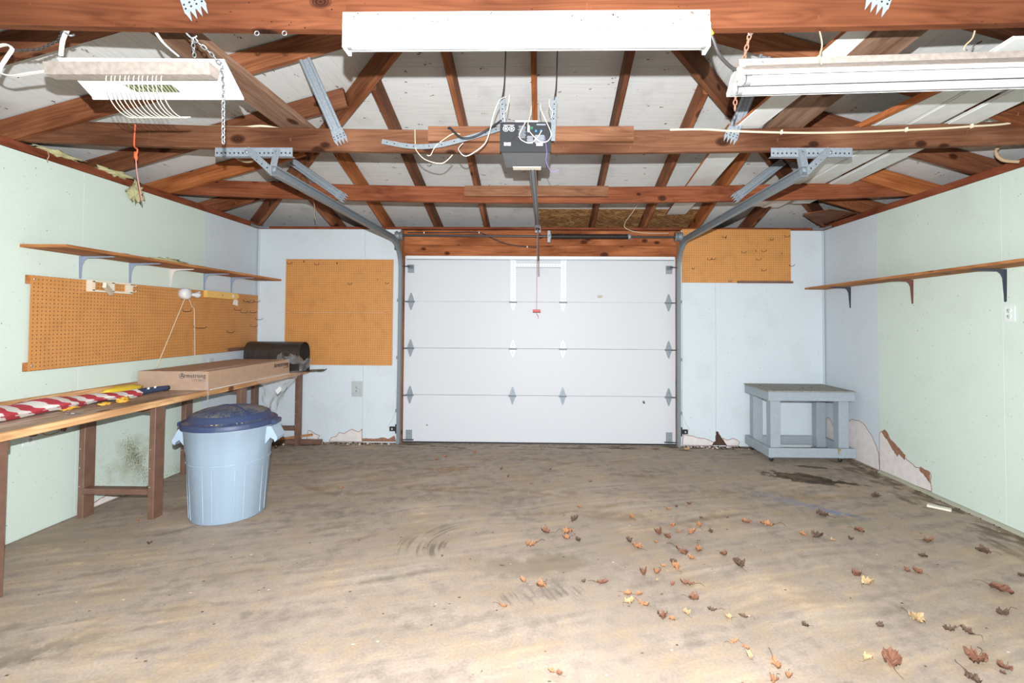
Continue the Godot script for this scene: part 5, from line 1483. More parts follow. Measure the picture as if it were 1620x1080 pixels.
func build_shelves() -> void:
	var s := thing("wall_shelf", Vector3(XL + 0.15, 1.83, -4.05), "long wooden shelf on grey brackets above the workbench", "shelf", "wall shelves")
	part("shelf_board", MB.new().sweep([Vector3(XL + 0.151, 1.842, -2.86), Vector3(XL + 0.151, 1.838, -5.27)], rect(0.298, 0.02), Vector3.UP, false, uvr()), M.shelf, s)
	var zs := [-3.25, -3.65, -4.06, -4.465, -4.86]
	for k in 5:
		shelf_bracket(s, -1, XL, 1.829, zs[k], 0.155, 0.24 if k != 2 else 0.2, M.bracket_blue if k != 2 else M.bracket_white)
	s = thing("wall_shelf", Vector3(XR - 0.12, 1.77, -3.9), "long wooden shelf on dark brackets above the cart", "shelf", "wall shelves")
	part("shelf_board", MB.new().sweep([Vector3(XR - 0.122, 1.787, -2.3), Vector3(XR - 0.122, 1.772, -5.27)], rect(0.24, 0.02), Vector3.UP, false, uvr()), M.shelf, s)
	shelf_bracket(s, 1, XR, 1.761, -4.87, 0.21, 0.2, M.bracket_dark)
	shelf_bracket(s, 1, XR, 1.764, -4.06, 0.20, 0.2, M.bracket_brown)
	shelf_bracket(s, 1, XR, 1.767, -3.255, 0.22, 0.22, M.bracket_dark)
	# what lies on the workbench shelf
	solo("insulation_tuft", blob(Vector3(XL + 0.12, 1.868, -3.86), Vector3(0.08, 0.024, 0.13), 31, 1.1), M.foam, "thick wad of yellow insulation lying on the workbench shelf", "insulation", "insulation tufts")
	solo("insulation_tuft", blob(Vector3(XL + 0.12, 1.858, -4.22), Vector3(0.06, 0.014, 0.12), 32, 1.1), M.foam, "thin wad of yellow insulation farther along the workbench shelf", "insulation", "insulation tufts")
	solo("shelf_puck", MB.new().lathe([Vector2(0, 0.012), Vector2(0.04, 0.010), Vector2(0.046, 0.0), Vector2(0, 0.0)], 18, Transform3D(Basis.IDENTITY, Vector3(XL + 0.2, 1.853, -3.36))), M.navy, "flat dark blue disc lying on the workbench shelf", "disc")


func peg_hook(x_dir: Vector3, at: Vector3, reach: float, label: String, grp: String) -> void:
	var n := x_dir
	solo("peg_hook", tube([at + Vector3(0, 0.016, 0) + n * 0.002, at + Vector3(0, 0.014, 0) + n * 0.006, at + n * 0.007, at + n * (reach * 0.6) + Vector3(0, -0.004, 0), at + n * reach + Vector3(0, 0.0, 0), at + n * (reach + 0.012) + Vector3(0, 0.016, 0)], 0.0026, 0.012, 6), M.steel_dark, label, "hook", grp)


func build_pegboards() -> void:
	var p := thing("pegboard", Vector3(XL, 1.06, -4.12), "long orange-brown pegboard on the mint wall above the workbench", "pegboard", "pegboards")
	var x := XL + 0.02
	part("panel", MB.new().span(Vector3(x - 0.003, 1.055, -5.29), Vector3(x + 0.003, 1.662, -4.205)), M.peg_left, p)
	part("panel", MB.new().span(Vector3(x - 0.003, 1.055, -4.203), Vector3(x + 0.003, 1.662, -2.915)), M.peg_left, p)
	for y in [1.08, 1.635]:
		part("batten", MB.new().span(Vector3(XL + 0.001, y - 0.028, -5.28), Vector3(x - 0.003, y + 0.028, -2.898)), M.shelf, p)
	part("joint_strip", MB.new().span(Vector3(x + 0.003, 1.075, -4.318), Vector3(x + 0.0045, 1.55, -4.306)), M.pine, p)
	part("lower_rail", MB.new().span(Vector3(x + 0.003, 1.058, -5.27), Vector3(x + 0.022, 1.092, -4.78)), M.bench_leg, p)
	for c in [Vector2(1.085, -2.935), Vector2(1.64, -2.935), Vector2(1.085, -4.1)]:
		part("screw", MB.new().lathe([Vector2(0, 0.003), Vector2(0.006, 0.002), Vector2(0.007, 0)], 8, Transform3D(Basis(Vector3.BACK, -PI * 0.5), Vector3(x + 0.003, c.x, c.y))), M.zinc, p)
	var hk := [[1.46, -4.17], [1.31, -4.31], [1.255, -4.77], [1.49, -4.88], [1.464, -4.98], [1.578, -5.10], [1.59, -5.2], [1.585, -5.03], [1.467, -5.14], [1.39, -5.25], [1.312, -5.16]]
	var hl := ["below the round lamp base", "long hook beside the lower strip", "low on its own below the yellow tool", "in the pair below the paper scrap", "in the row right of the paper scrap", "middle of the top row near the corner", "last of the top row by the corner", "first of the top row", "second of the middle row near the corner", "curled one nearest the corner", "lowest near the corner"]
	for i in hk.size():
		peg_hook(Vector3(1, 0, 0.0), Vector3(x + 0.003, hk[i][0], hk[i][1]), 0.11 if i == 1 else 0.07, "dark steel peg hook on the long pegboard, " + hl[i], "hooks on the long pegboard")
	p = thing("pegboard", Vector3(-2.31, 0.875, ZB), "square orange-brown pegboard on the wall beside the overhead door", "pegboard", "pegboards")
	part("panel", MB.new().span(Vector3(-2.93, 0.877, ZB + 0.012), Vector3(-1.695, 1.478, ZB + 0.018)), M.peg, p)
	part("panel", MB.new().span(Vector3(-2.93, 1.480, ZB + 0.012), Vector3(-1.695, 2.082, ZB + 0.018)), M.peg, p)
	part("batten", MB.new().span(Vector3(-2.88, 0.9, ZB + 0.001), Vector3(-2.84, 2.05, ZB + 0.012)), M.shelf, p)
	part("batten", MB.new().span(Vector3(-1.79, 0.9, ZB + 0.001), Vector3(-1.75, 2.05, ZB + 0.012)), M.shelf, p)
	var h2 := [[-2.864, 2.03], [-2.72, 2.05], [-2.549, 2.02], [-2.34, 2.03], [-2.166, 1.80], [-1.876, 1.85], [-1.744, 1.81]]
	var h2l := ["first along its top edge", "second along its top edge", "third along its top edge", "fourth along its top edge", "leftmost of three below the top row", "middle of three below the top row", "nearest the door track"]
	for i in h2.size():
		peg_hook(Vector3(0.35 if i % 2 else -0.3, -0.1, 1).normalized(), Vector3(h2[i][0], h2[i][1], ZB + 0.018), 0.06, "steel peg hook on the square pegboard, " + h2l[i], "hooks on the square pegboard")
	p = thing("pegboard", Vector3(2.19, 1.835, ZB), "wide orange-brown pegboard high on the wall over the cart", "pegboard", "pegboards")
	part("panel", MB.new().span(Vector3(1.578, 1.836, ZB + 0.012), Vector3(2.797, 2.440, ZB + 0.018)), M.peg, p)
	part("batten", MB.new().span(Vector3(1.62, 1.85, ZB + 0.001), Vector3(1.66, 2.42, ZB + 0.012)), M.shelf, p)
	part("batten", MB.new().span(Vector3(2.72, 1.85, ZB + 0.001), Vector3(2.76, 2.42, ZB + 0.012)), M.shelf, p)
	part("lower_rail", MB.new().span(Vector3(2.20, 1.832, ZB + 0.018), Vector3(2.812, 1.856, ZB + 0.04)), M.bench_leg, p)
	var h3 := [[2.03, 2.35], [2.075, 2.335], [1.865, 2.095], [1.905, 2.10], [1.692, 1.99], [2.247, 2.176], [2.41, 2.19], [2.467, 2.19], [2.41, 2.097], [2.567, 2.32], [2.73, 2.357], [2.70, 2.163], [2.777, 2.03], [2.466, 1.976], [2.10, 1.85]]
	var h3l := ["left of the crossed pair near the top", "right of the crossed pair near the top", "left of the parallel pair", "right of the parallel pair", "lowest beside the track curve", "alone in the middle", "left of the pair right of the middle", "right of the pair right of the middle", "just below the pair right of the middle", "high and right of the middle", "nearest its upper right corner", "beside its right edge, half way up", "lowest along its right edge", "below the middle, right side", "by the end of its dark rail"]
	for i in h3.size():
		peg_hook(Vector3([0.5, -0.5, 0.55, 0.55, 0.1][i % 5], -0.1, 1).normalized(), Vector3(h3[i][0], h3[i][1], ZB + 0.018), 0.055, "steel peg hook on the wide pegboard, " + h3l[i], "hooks on the wide pegboard")

	# things hung on the long pegboard
	x = XL + 0.024
	var f := thing("cream_bracket", Vector3(x, 1.58, -3.43), "cream plastic frame bracket with a slanted arm on the pegboard", "bracket")
	for y in [1.657, 1.588]:
		part("bar", MB.new().span(Vector3(x, y - 0.007, -3.60), Vector3(x + 0.045, y + 0.007, -3.275)), M.cream, f)
	for z in [-3.283, -3.435, -3.592]:
		part("post", MB.new().span(Vector3(x, 1.588, z - 0.011), Vector3(x + 0.045, 1.657, z + 0.011)), M.cream, f)
	part("slanted_arm", MB.new().box(Vector3(x + 0.085, 1.602, -3.35), Vector3(0.02, 0.036, 0.16), Basis(Vector3.UP, 0.5) * Basis(Vector3.RIGHT, -0.32)), M.cream, f)
	for y in [1.645, 1.60]:
		part("prong", tube([Vector3(x + 0.03, y, -3.60), Vector3(x + 0.03, y, -3.64), Vector3(x + 0.03, y + 0.008, -3.65)], 0.004), M.cream, f)
	var l := thing("lamp_base", Vector3(x, 1.615, -4.17), "white porcelain lamp base with bulb and pull cord on the pegboard", "lamp")
	part("base", MB.new().lathe([Vector2(0, 0.065), Vector2(0.034, 0.062), Vector2(0.05, 0.05), Vector2(0.052, 0.0), Vector2(0, 0.0)], 22, Transform3D(Basis(Vector3.BACK, -PI * 0.5) * Basis(Vector3.RIGHT, 0.0), Vector3(x, 1.617, -4.165))), M.lamp_white, l)
	part("bulb", MB.new().lathe([Vector2(0, 0.10), Vector2(0.016, 0.094), Vector2(0.027, 0.075), Vector2(0.027, 0.055), Vector2(0.016, 0.03), Vector2(0.011, 0.0), Vector2(0, 0)], 16, Transform3D(Basis(Vector3.RIGHT, -PI * 0.5) * Basis(Vector3.BACK, -0.15), Vector3(x + 0.04, 1.612, -4.215))), M.lamp_white, l)
	part("switch", MB.new().lathe([Vector2(0, 0.02), Vector2(0.009, 0.016), Vector2(0.009, 0.0), Vector2(0, 0)], 10, Transform3D(Basis(Vector3.RIGHT, -PI * 0.5), Vector3(x + 0.03, 1.64, -4.32))), M.outlet, l)
	part("cord", tube([Vector3(x + 0.05, 1.575, -4.13), Vector3(x + 0.055, 1.30, -3.99), Vector3(x + 0.06, 0.99, -3.83)], 0.0035), M.cable, l)
	part("pull_chain", tube([Vector3(x + 0.02, 1.57, -4.22), Vector3(x + 0.02, 1.50, -4.26), Vector3(x + 0.018, 1.46, -4.29), Vector3(x + 0.016, 1.1, -4.31), Vector3(x + 0.016, 1.05, -4.31)], 0.002), M.cable_white, l)
	var t := thing("yellow_tool", Vector3(x, 1.63, -4.66), "pale yellow plastic tool with rounded end on the pegboard", "tool")
	part("body", MB.new().prism(PackedVector2Array([Vector2(4.43, 1.60), Vector2(4.84, 1.595), Vector2(4.88, 1.605), Vector2(4.905, 1.63), Vector2(4.88, 1.655), Vector2(4.84, 1.662), Vector2(4.43, 1.665)]), 0.035, Transform3D(Basis(Vector3(0, 0, -1), Vector3.UP, Vector3(1, 0, 0)), Vector3(x, 0, 0))), M.tool_yellow, t)
	part("rivet", MB.new().lathe([Vector2(0, 0.003), Vector2(0.009, 0.002), Vector2(0.010, 0)], 10, Transform3D(Basis(Vector3.BACK, -PI * 0.5), Vector3(x + 0.035, 1.63, -4.64))), M.zinc, t)
	part("print_mark", MB.new().span(Vector3(x + 0.035, 1.615, -4.82), Vector3(x + 0.0356, 1.645, -4.79)), M.paper, t)
	solo("paper_scrap", MB.new().prism(PackedVector2Array([Vector2(4.85, 1.545), Vector2(4.93, 1.53), Vector2(4.93, 1.59), Vector2(4.9, 1.6), Vector2(4.86, 1.59)]), 0.002, Transform3D(Basis(Vector3(0, 0, -1), Vector3.UP, Vector3(1, 0, 0)), Vector3(x + 0.003, 0, 0))), M.paper, "torn white paper scrap under the yellow tool", "paper")


func build_bench() -> void:
	var b := thing("workbench", Vector3(-2.96, 0, -3.8), "long plank workbench with brown legs along the mint wall", "workbench")
	var yt := 0.82
	var z0 := -2.245
	var z1 := -5.30
	for k in 3:
		var x := XL + 0.045 + 0.093 + k * 0.187
		part("top_plank", MB.new().sweep([Vector3(x, yt - 0.01, z0), Vector3(x, yt - 0.01, z1)], rect(0.186, 0.02, 0.002), Vector3.UP, false, uvr()), M.bench_top, b)
	part("front_edging", beam(Vector3(-2.662, yt - 0.018, z0 - 0.0), Vector3(-2.662, yt - 0.018, z1), 0.034, 0.042), M.pine, b)
	part("end_edging", MB.new().sweep([Vector3(-2.645, yt - 0.018, z0 + 0.017), Vector3(XL + 0.01, yt - 0.018, z0 + 0.017)], rect(0.034, 0.042), Vector3.UP, false, uvr()), M.pine, b)
	part("back_board", beam(Vector3(XL + 0.022, 0.846, z0), Vector3(XL + 0.022, 0.846, -5.29), 0.04, 0.075), M.pine, b)
	part("back_rail", beam(Vector3(XL + 0.02, 0.755, z0), Vector3(XL + 0.02, 0.755, -5.29), 0.036, 0.08), M.bench_leg, b)
	for k in 4:
		var z: float = [-2.29, -3.275, -4.2, -5.2][k]
		for x in [-2.705, -3.20]:
			var lg := part("leg", MB.new().sweep([Vector3(x, 0, z), Vector3(x, 0.782, z)], rect(0.085, 0.042, 0.003), Vector3.RIGHT, false, uvr()), M.bench_leg, b)
			for q in 3:
				part("screw", MB.new().lathe([Vector2(0, 0.002), Vector2(0.004, 0.001), Vector2(0.005, 0)], 6, Transform3D(Basis(Vector3.RIGHT, PI * 0.5), Vector3(x - 0.01, 0.22 + q * 0.13, z + 0.043))), M.zinc, lg)
		part("stretcher", beam(Vector3(-3.18, 0.19, z + 0.02), Vector3(-2.725, 0.19, z + 0.02), 0.06, 0.04), M.bench_leg, b)
		part("cross_bearer", beam(Vector3(-3.24, 0.762, z - 0.045), Vector3(-2.70, 0.762, z - 0.045), 0.036, 0.075), M.bench_leg, b)
	# debris boards on the floor under the far end
	solo("scrap_board", beam(Vector3(-3.22, 0.026, ZB + 0.09), Vector3(-2.46, 0.024, ZB + 0.07), 0.06, 0.045), M.bench_leg, "dark scrap board lying on the floor below the bench end", "board")
	solo("scrap_board", MB.new().sweep([Vector3(-2.95, 0.055, ZB + 0.125), Vector3(-2.57, 0.10, ZB + 0.06)], rect(0.03, 0.02), Vector3.UP, false, uvr()), M.shelf, "orange scrap stick leaning on the dark board below the bench", "board")


func text(parent: Node3D, called: String, words: String, size: float, m: Material, xf: Transform3D, bold := false) -> void:
	var tm := TextMesh.new()
	var sf := SystemFont.new()
	sf.font_names = PackedStringArray(["Droid Sans"])
	sf.font_weight = 700 if bold else 400
	tm.font = sf
	tm.text = words
	tm.font_size = 64
	tm.pixel_size = size / 64.0
	tm.depth = 0.001
	tm.horizontal_alignment = HORIZONTAL_ALIGNMENT_RIGHT
	part(called, tm, m, parent, xf)


func build_bench_things() -> void:
	var yt := 0.822
	# the long carton
	var x0 := -3.225
	var x1 := -2.655
	var zf := -3.70
	var zb := -4.90
	var y1 := yt + 0.15
	var c := thing("carton", Vector3(-2.94, yt, -4.3), "long flat brown cardboard carton lettered Armstrong on the workbench", "carton")
	part("shell", MB.new().sweep([Vector3((x0 + x1) * 0.5, (yt + y1) * 0.5, zf), Vector3((x0 + x1) * 0.5, (yt + y1) * 0.5, zb)], rect(x1 - x0, y1 - yt, 0.003), Vector3.UP), M.cardboard, c)
	part("under_sheet", MB.new().sweep([Vector3(x1 + 0.006, yt + 0.004, zf - 0.02), Vector3(x1 + 0.006, yt + 0.004, zb)], rect(0.008, 0.006, 0.001), Vector3.UP), M.paper, c)
	part("tape", MB.new().sweep([Vector3(x1 - 0.09, y1 + 0.0006, zf - 0.001), Vector3(x1 - 0.09, y1 + 0.0006, zb)], rect(0.05, 0.001, 0.0002), Vector3.UP), mat(rgb(222, 200, 182), 0.2), c)
	# print: a ringed A and the word, with a smaller word below
	var fx := Transform3D(Basis.IDENTITY, Vector3(x1 - 0.018, yt + 0.115, zf + 0.002))
	text(c, "lettering", "rmstrong", 0.040, M.ink, fx, true)
	text(c, "lettering", "CEILINGS", 0.026, M.ink_pale, Transform3D(Basis.IDENTITY, Vector3(x1 - 0.022, yt + 0.079, zf + 0.002)))
	var rg := []
	for k in 24:
		rg.append(Vector3(x1 - 0.212 + cos(TAU * k / 24) * 0.0205, yt + 0.114 + sin(TAU * k / 24) * 0.0205, zf + 0.002))
	part("lettering_ring", MB.new().sweep(rg, ring(0.0018, 4), Vector3.BACK, true, Vector2.ZERO, true), M.ink, c)
	text(c, "lettering", "A", 0.042, M.ink, Transform3D(Basis.IDENTITY, Vector3(x1 - 0.1965, yt + 0.1155, zf + 0.002)), true)
	var sx := Transform3D(Basis(Vector3(0, 0, -1), Vector3.UP, Vector3(1, 0, 0)), Vector3(x1 + 0.0025, yt + 0.108, zb + 0.02))
	text(c, "lettering", "Armstrong", 0.052, M.ink, sx, true)
	text(c, "lettering", "CEILINGS", 0.024, M.ink_pale, Transform3D(sx.basis, Vector3(x1 + 0.0025, yt + 0.072, zb + 0.02)))
	# the clear wrapping, taut in folds over the near end and hanging loose at the far end
	var w := thing("plastic_wrap", Vector3(-2.6, yt, -4.6), "torn clear plastic wrapping around the carton, hanging over the bench edge", "plastic wrap")
	var ns := FastNoiseLite.new()
	ns.seed = 8
	ns.frequency = 9.0
	var rows := []
	for i in 25:
		var u := i / 24.0
		var row := []
		for j in 9:
			var v := j / 8.0
			var x := lerpf(x0, x1, u)
			var fold := sin((u * 5.0 + v * 7.0 - 1.5) * 2.6) * 0.006 * (1.0 - absf(u - 0.45))
			row.append(Vector3(x, lerpf(yt + 0.002, y1 + 0.002, v), zf + 0.013 + fold + 0.004 * ns.get_noise_2d(u * 2.0, v)))
		rows.append(row)
	part("near_film", MB.new().sheet(rows), M.film, w)
	rows = []
	for i in 29:
		var u := i / 28.0
		var row := []
		for j in 15:
			var v := j / 14.0
			var pinch := lerpf(1.0, 0.42, v)
			var z := lerpf(-4.20, -5.08, 0.36 + (u - 0.36) * pinch)
			var hang := 0.29 * (0.42 + 0.75 * sin(PI * clampf(u * 0.95 + 0.1, 0, 1)))
			var y := yt + 0.03 - v * hang
			var out := 0.025 + 0.05 * sin(PI * minf(v * 1.3, 1.0)) + 0.022 * sin(u * 23.0 + v * 3.0) * v + 0.02 * ns.get_noise_2d(u * 1.6, v * 0.8)
			row.append(Vector3(x1 + 0.018 + out, y, z))
		rows.append(row)
	part("hanging_flap", MB.new().sheet(rows), M.plastic, w)
	rows = []
	for i in 21:
		var u := i / 20.0
		var row := []
		for j in 13:
			var v := j / 12.0
			var a := lerpf(-0.3, 2.5, v)
			var rad := 0.15 + 0.03 * sin(u * 11.0 + v * 4.0) + 0.04 * ns.get_noise_2d(u * 1.4 + 3.0, v * 1.2)
			row.append(Vector3(x1 - 0.12 + 0.28 * u + 0.08 * u * sin(a * 0.9), yt + 0.03 + sin(a) * rad * (1.0 - 0.35 * u) + 0.02, zb - 0.03 - cos(a) * rad * 0.8 + 0.06 * u))
		rows.append(row)
	part("far_crumple", MB.new().sheet(rows), M.plastic, w)
	rows = []
	for i in 9:
		var u := i / 8.0
		var row := []
		for j in 4:
			row.append(Vector3(x1 + 0.012 + 0.03 * u, yt + 0.075 - u * 0.16, zf + 0.03 + 0.02 * u + (j - 1.5) * 0.012 * (1.0 - 0.5 * u) + 0.006 * sin(j * 2.0 + u * 9.0)))
		rows.append(row)
	part("torn_strip", MB.new().sheet(rows), M.plastic, w)
	part("white_label", MB.new().prism(PackedVector2Array([Vector2(0, 0.02), Vector2(0.05, 0.055), Vector2(0.075, 0.03), Vector2(0.06, 0.0), Vector2(0.025, -0.02)]), 0.001, xform(Vector3(x1 + 0.112, yt - 0.13, -4.45), Vector3(0.3, 0, -1), Vector3.UP)), M.paper, w, Transform3D.IDENTITY, "white paper label")
	# mailbox lying along the end wall, its door folded down
	var m := thing("mailbox", Vector3(-2.88, yt, -5.08), "dusty black metal mailbox with its door open on the workbench", "mailbox")
	var arch := PackedVector2Array()
	var hw := 0.115
	var hh := 0.21
	arch.append(Vector2(-hw, 0)); arch.append(Vector2(hw, 0))
	for k in 13:
		var a := PI * k / 12.0
		arch.append(Vector2(hw * cos(a), hh + hw * sin(a)))
	var inner := PackedVector2Array()
	for p in arch:
		inner.append(Vector2(p.x * 0.97, clampf(p.y, 0.004, 1.0) - (0.004 if p.y > 0.2 else 0.0)))
	var ax := [Vector3(-3.20, yt + 0.002, -5.10), Vector3(-2.585, yt + 0.002, -5.08)]
	var shell := MB.new()
	for i in arch.size():
		var j := (i + 1) % arch.size()
		var q := []
		for e in ax:
			for pr in [arch, inner]:
				q.append(e + Vector3(0, pr[i].y, -pr[i].x))
				q.append(e + Vector3(0, pr[j].y, -pr[j].x))
		# q: [outer i, outer j, inner i, inner j] for each end
		var len := 0.6
		var ua := Vector2(0, i * 0.05); var ub := Vector2(0, (i + 1) * 0.05)
		var uc := Vector2(len, (i + 1) * 0.05); var ud := Vector2(len, i * 0.05)
		shell.quad(q[0], q[1], q[5], q[4], ua, ub, uc, ud, i > 1)
		shell.quad(q[2], q[6], q[7], q[3], ua, ud, uc, ub, i > 1)
		shell.quad(q[4], q[5], q[7], q[6], ua, ub, uc, ud)
	part("shell", shell, M.mailbox, m)
	var endp := PackedVector2Array()
	for p in arch:
		endp.append(Vector2(-p.x, p.y))
	part("back_plate", MB.new().prism(arch, 0.004, Transform3D(Basis(Vector3(0, 0, -1), Vector3.UP, Vector3(1, 0, 0)), ax[0])), M.mailbox, m)
	part("open_door", MB.new().prism(arch, 0.004, Transform3D(Basis(Vector3(0, 0, -1), Vector3(0.97, 0.05, 0), Vector3(0, 1, 0)), Vector3(-2.583, yt + 0.008, -5.10)).scaled_local(Vector3(1, 0.6, 1))), M.mailbox, m)
	part("door_lip", tube([Vector3(-2.40, yt + 0.02, -5.20), Vector3(-2.385, yt + 0.012, -5.09), Vector3(-2.395, yt + 0.02, -4.99)], 0.006), M.mailbox, m)
	part("flag_stud", MB.new().lathe([Vector2(0, 0.006), Vector2(0.008, 0.004), Vector2(0.009, 0)], 8, Transform3D(Basis(Vector3.RIGHT, PI * 0.5), Vector3(-2.66, yt + 0.19, -4.965))), M.red, m)
	# a striped flag rolled on its stick
	var f := thing("rolled_flag", Vector3(-3.05, yt, -3.0), "rolled red and white striped flag with a navy end", "flag")
	var path := []
	var sc := []
	for i in 29:
		var u := i / 28.0
		path.append(Vector3(lerpf(-3.06, -2.985, u) + 0.02 * sin(u * 7.0), yt + lerpf(0.040, 0.021, u) + 0.006 * sin(u * 19.0), lerpf(-2.36, -3.40, u)))
		sc.append(Vector2(lerpf(1.0, 0.44, u) * (1.0 + 0.12 * sin(u * 17.0)), lerpf(1.0, 0.5, u) * (1.0 + 0.15 * sin(u * 13.0 + 1.0))))
	var fp := PackedVector2Array()
	for k in 22:
		var a := TAU * k / 22
		var r := 1.0 + 0.10 * sin(a * 5.0 + 0.6) + 0.06 * sin(a * 9.0)
		fp.append(Vector2(cos(a) * 0.15 * r, maxf(sin(a) * 0.052 * r, -0.036)))
	var sm := Image.create(512, 64, false, Image.FORMAT_RGB8)
	for yy in 64:
		for xx in 512:
			var ph := (xx + yy * 0.9 + 6.0 * sin(yy * 0.2)) / 512.0 * 7.5
			sm.set_pixel(xx, yy, rgb(188, 58, 70) if fposmod(ph, 1.0) < 0.5 else rgb(232, 226, 218))
	part("striped_cloth", MB.new().sweep(path, fp, Vector3.UP, true, Vector2.ZERO, false, sc), textured(Color(1, 1, 1), ImageTexture.create_from_image(sm), 1.05, 0.35, 0.9), f)
	part("star_field", MB.new().sweep([Vector3(-2.985, yt + 0.022, -3.39), Vector3(-2.975, yt + 0.026, -3.47), Vector3(-2.955, yt + 0.026, -3.60), Vector3(-2.945, yt + 0.026, -3.64)], ring(0.028, 14, 0.024), Vector3.UP, true, Vector2.ZERO, false, [Vector2(1.3, 0.9), Vector2.ONE, Vector2(0.85, 0.85), Vector2(0.75, 0.75)]), M.navy, f)
	for z in [-3.47, -3.53]:
		part("star", star(0.012, Transform3D(Basis(Vector3.UP, 0.3) * Basis(Vector3.RIGHT, -0.5), Vector3(-2.94, yt + 0.047, z))), M.paper, f)
	part("grommet_end", MB.new().sweep([Vector3(-2.945, yt + 0.026, -3.64), Vector3(-2.943, yt + 0.026, -3.66)], ring(0.018, 12), Vector3.UP, true), M.black, f)
	var ff := thing("yellow_fringe", Vector3(-3.16, yt, -3.45), "yellow plastic sheet folded behind the rolled flag", "plastic sheet")
	part("fold", blob(Vector3(-3.165, yt + 0.03, -3.50), Vector3(0.05, 0.03, 0.18), 41, 0.4), M.yellow, ff)
	solo("green_cloth", blob(Vector3(-3.165, yt + 0.018, -2.65), Vector3(0.05, 0.02, 0.36), 43, 0.3), M.grey_green, "grey-green cloth bunched between the flag and the back board", "cloth")
	# scraps of orange-yellow foam and a few keys
	var sl := ["flat orange-yellow scrap nearest the flag stripes", "orange-yellow scrap alone on the bench top", "crumpled orange-yellow scrap, biggest of the pile by the navy end", "orange-yellow scrap at the foot of the pile"]
	var sp := [[-2.94, -2.88, 0.05], [-2.86, -3.03, 0.035], [-2.86, -3.17, 0.045], [-2.83, -3.14, 0.04]]
	for i in 4:
		solo("foam_scrap", blob(Vector3(sp[i][0], yt + 0.009, sp[i][1]), Vector3(0.02, 0.010 if i != 2 else 0.02, sp[i][2]), 51 + i, 1.0), mat(rgb(244, 184, 70), 0.7), sl[i], "foam scrap", "orange-yellow scraps on the bench")
	var ky := thing("key_ring", Vector3(-2.78, yt, -2.74), "small bunch of silver keys on the bench top", "keys")
	for i in 3:
		var a := 0.4 + i * 0.7
		part("key", MB.new().prism(PackedVector2Array([Vector2(0, -0.004), Vector2(0.04, -0.004), Vector2(0.04, 0.004), Vector2(0, 0.004), Vector2(-0.008, 0.011), Vector2(-0.022, 0.008), Vector2(-0.022, -0.008), Vector2(-0.008, -0.011)]), 0.002, Transform3D(Basis(Vector3.UP, a) * Basis(Vector3.RIGHT, PI * 0.5), Vector3(-2.785 + i * 0.012, yt + 0.003 + i * 0.003, -2.745 - i * 0.012))), M.zinc, ky)
	var kr := []
	for k in 12:
		kr.append(Vector3(-2.80 + cos(TAU * k / 12) * 0.014, yt + 0.012 + 0.01 * sin(TAU * k / 12), -2.735 + sin(TAU * k / 12) * 0.008))
	part("ring", MB.new().sweep(kr, ring(0.0016, 5), Vector3.UP, true, Vector2.ZERO, true), M.zinc, ky)


func star(r: float, xf: Transform3D) -> MB:
	var p := PackedVector2Array()
	for k in 10:
		var a := PI * 0.5 + TAU * k / 10
		p.append(Vector2(cos(a), sin(a)) * (r if k % 2 == 0 else r * 0.42))
	return MB.new().prism(p, 0.001, xf)


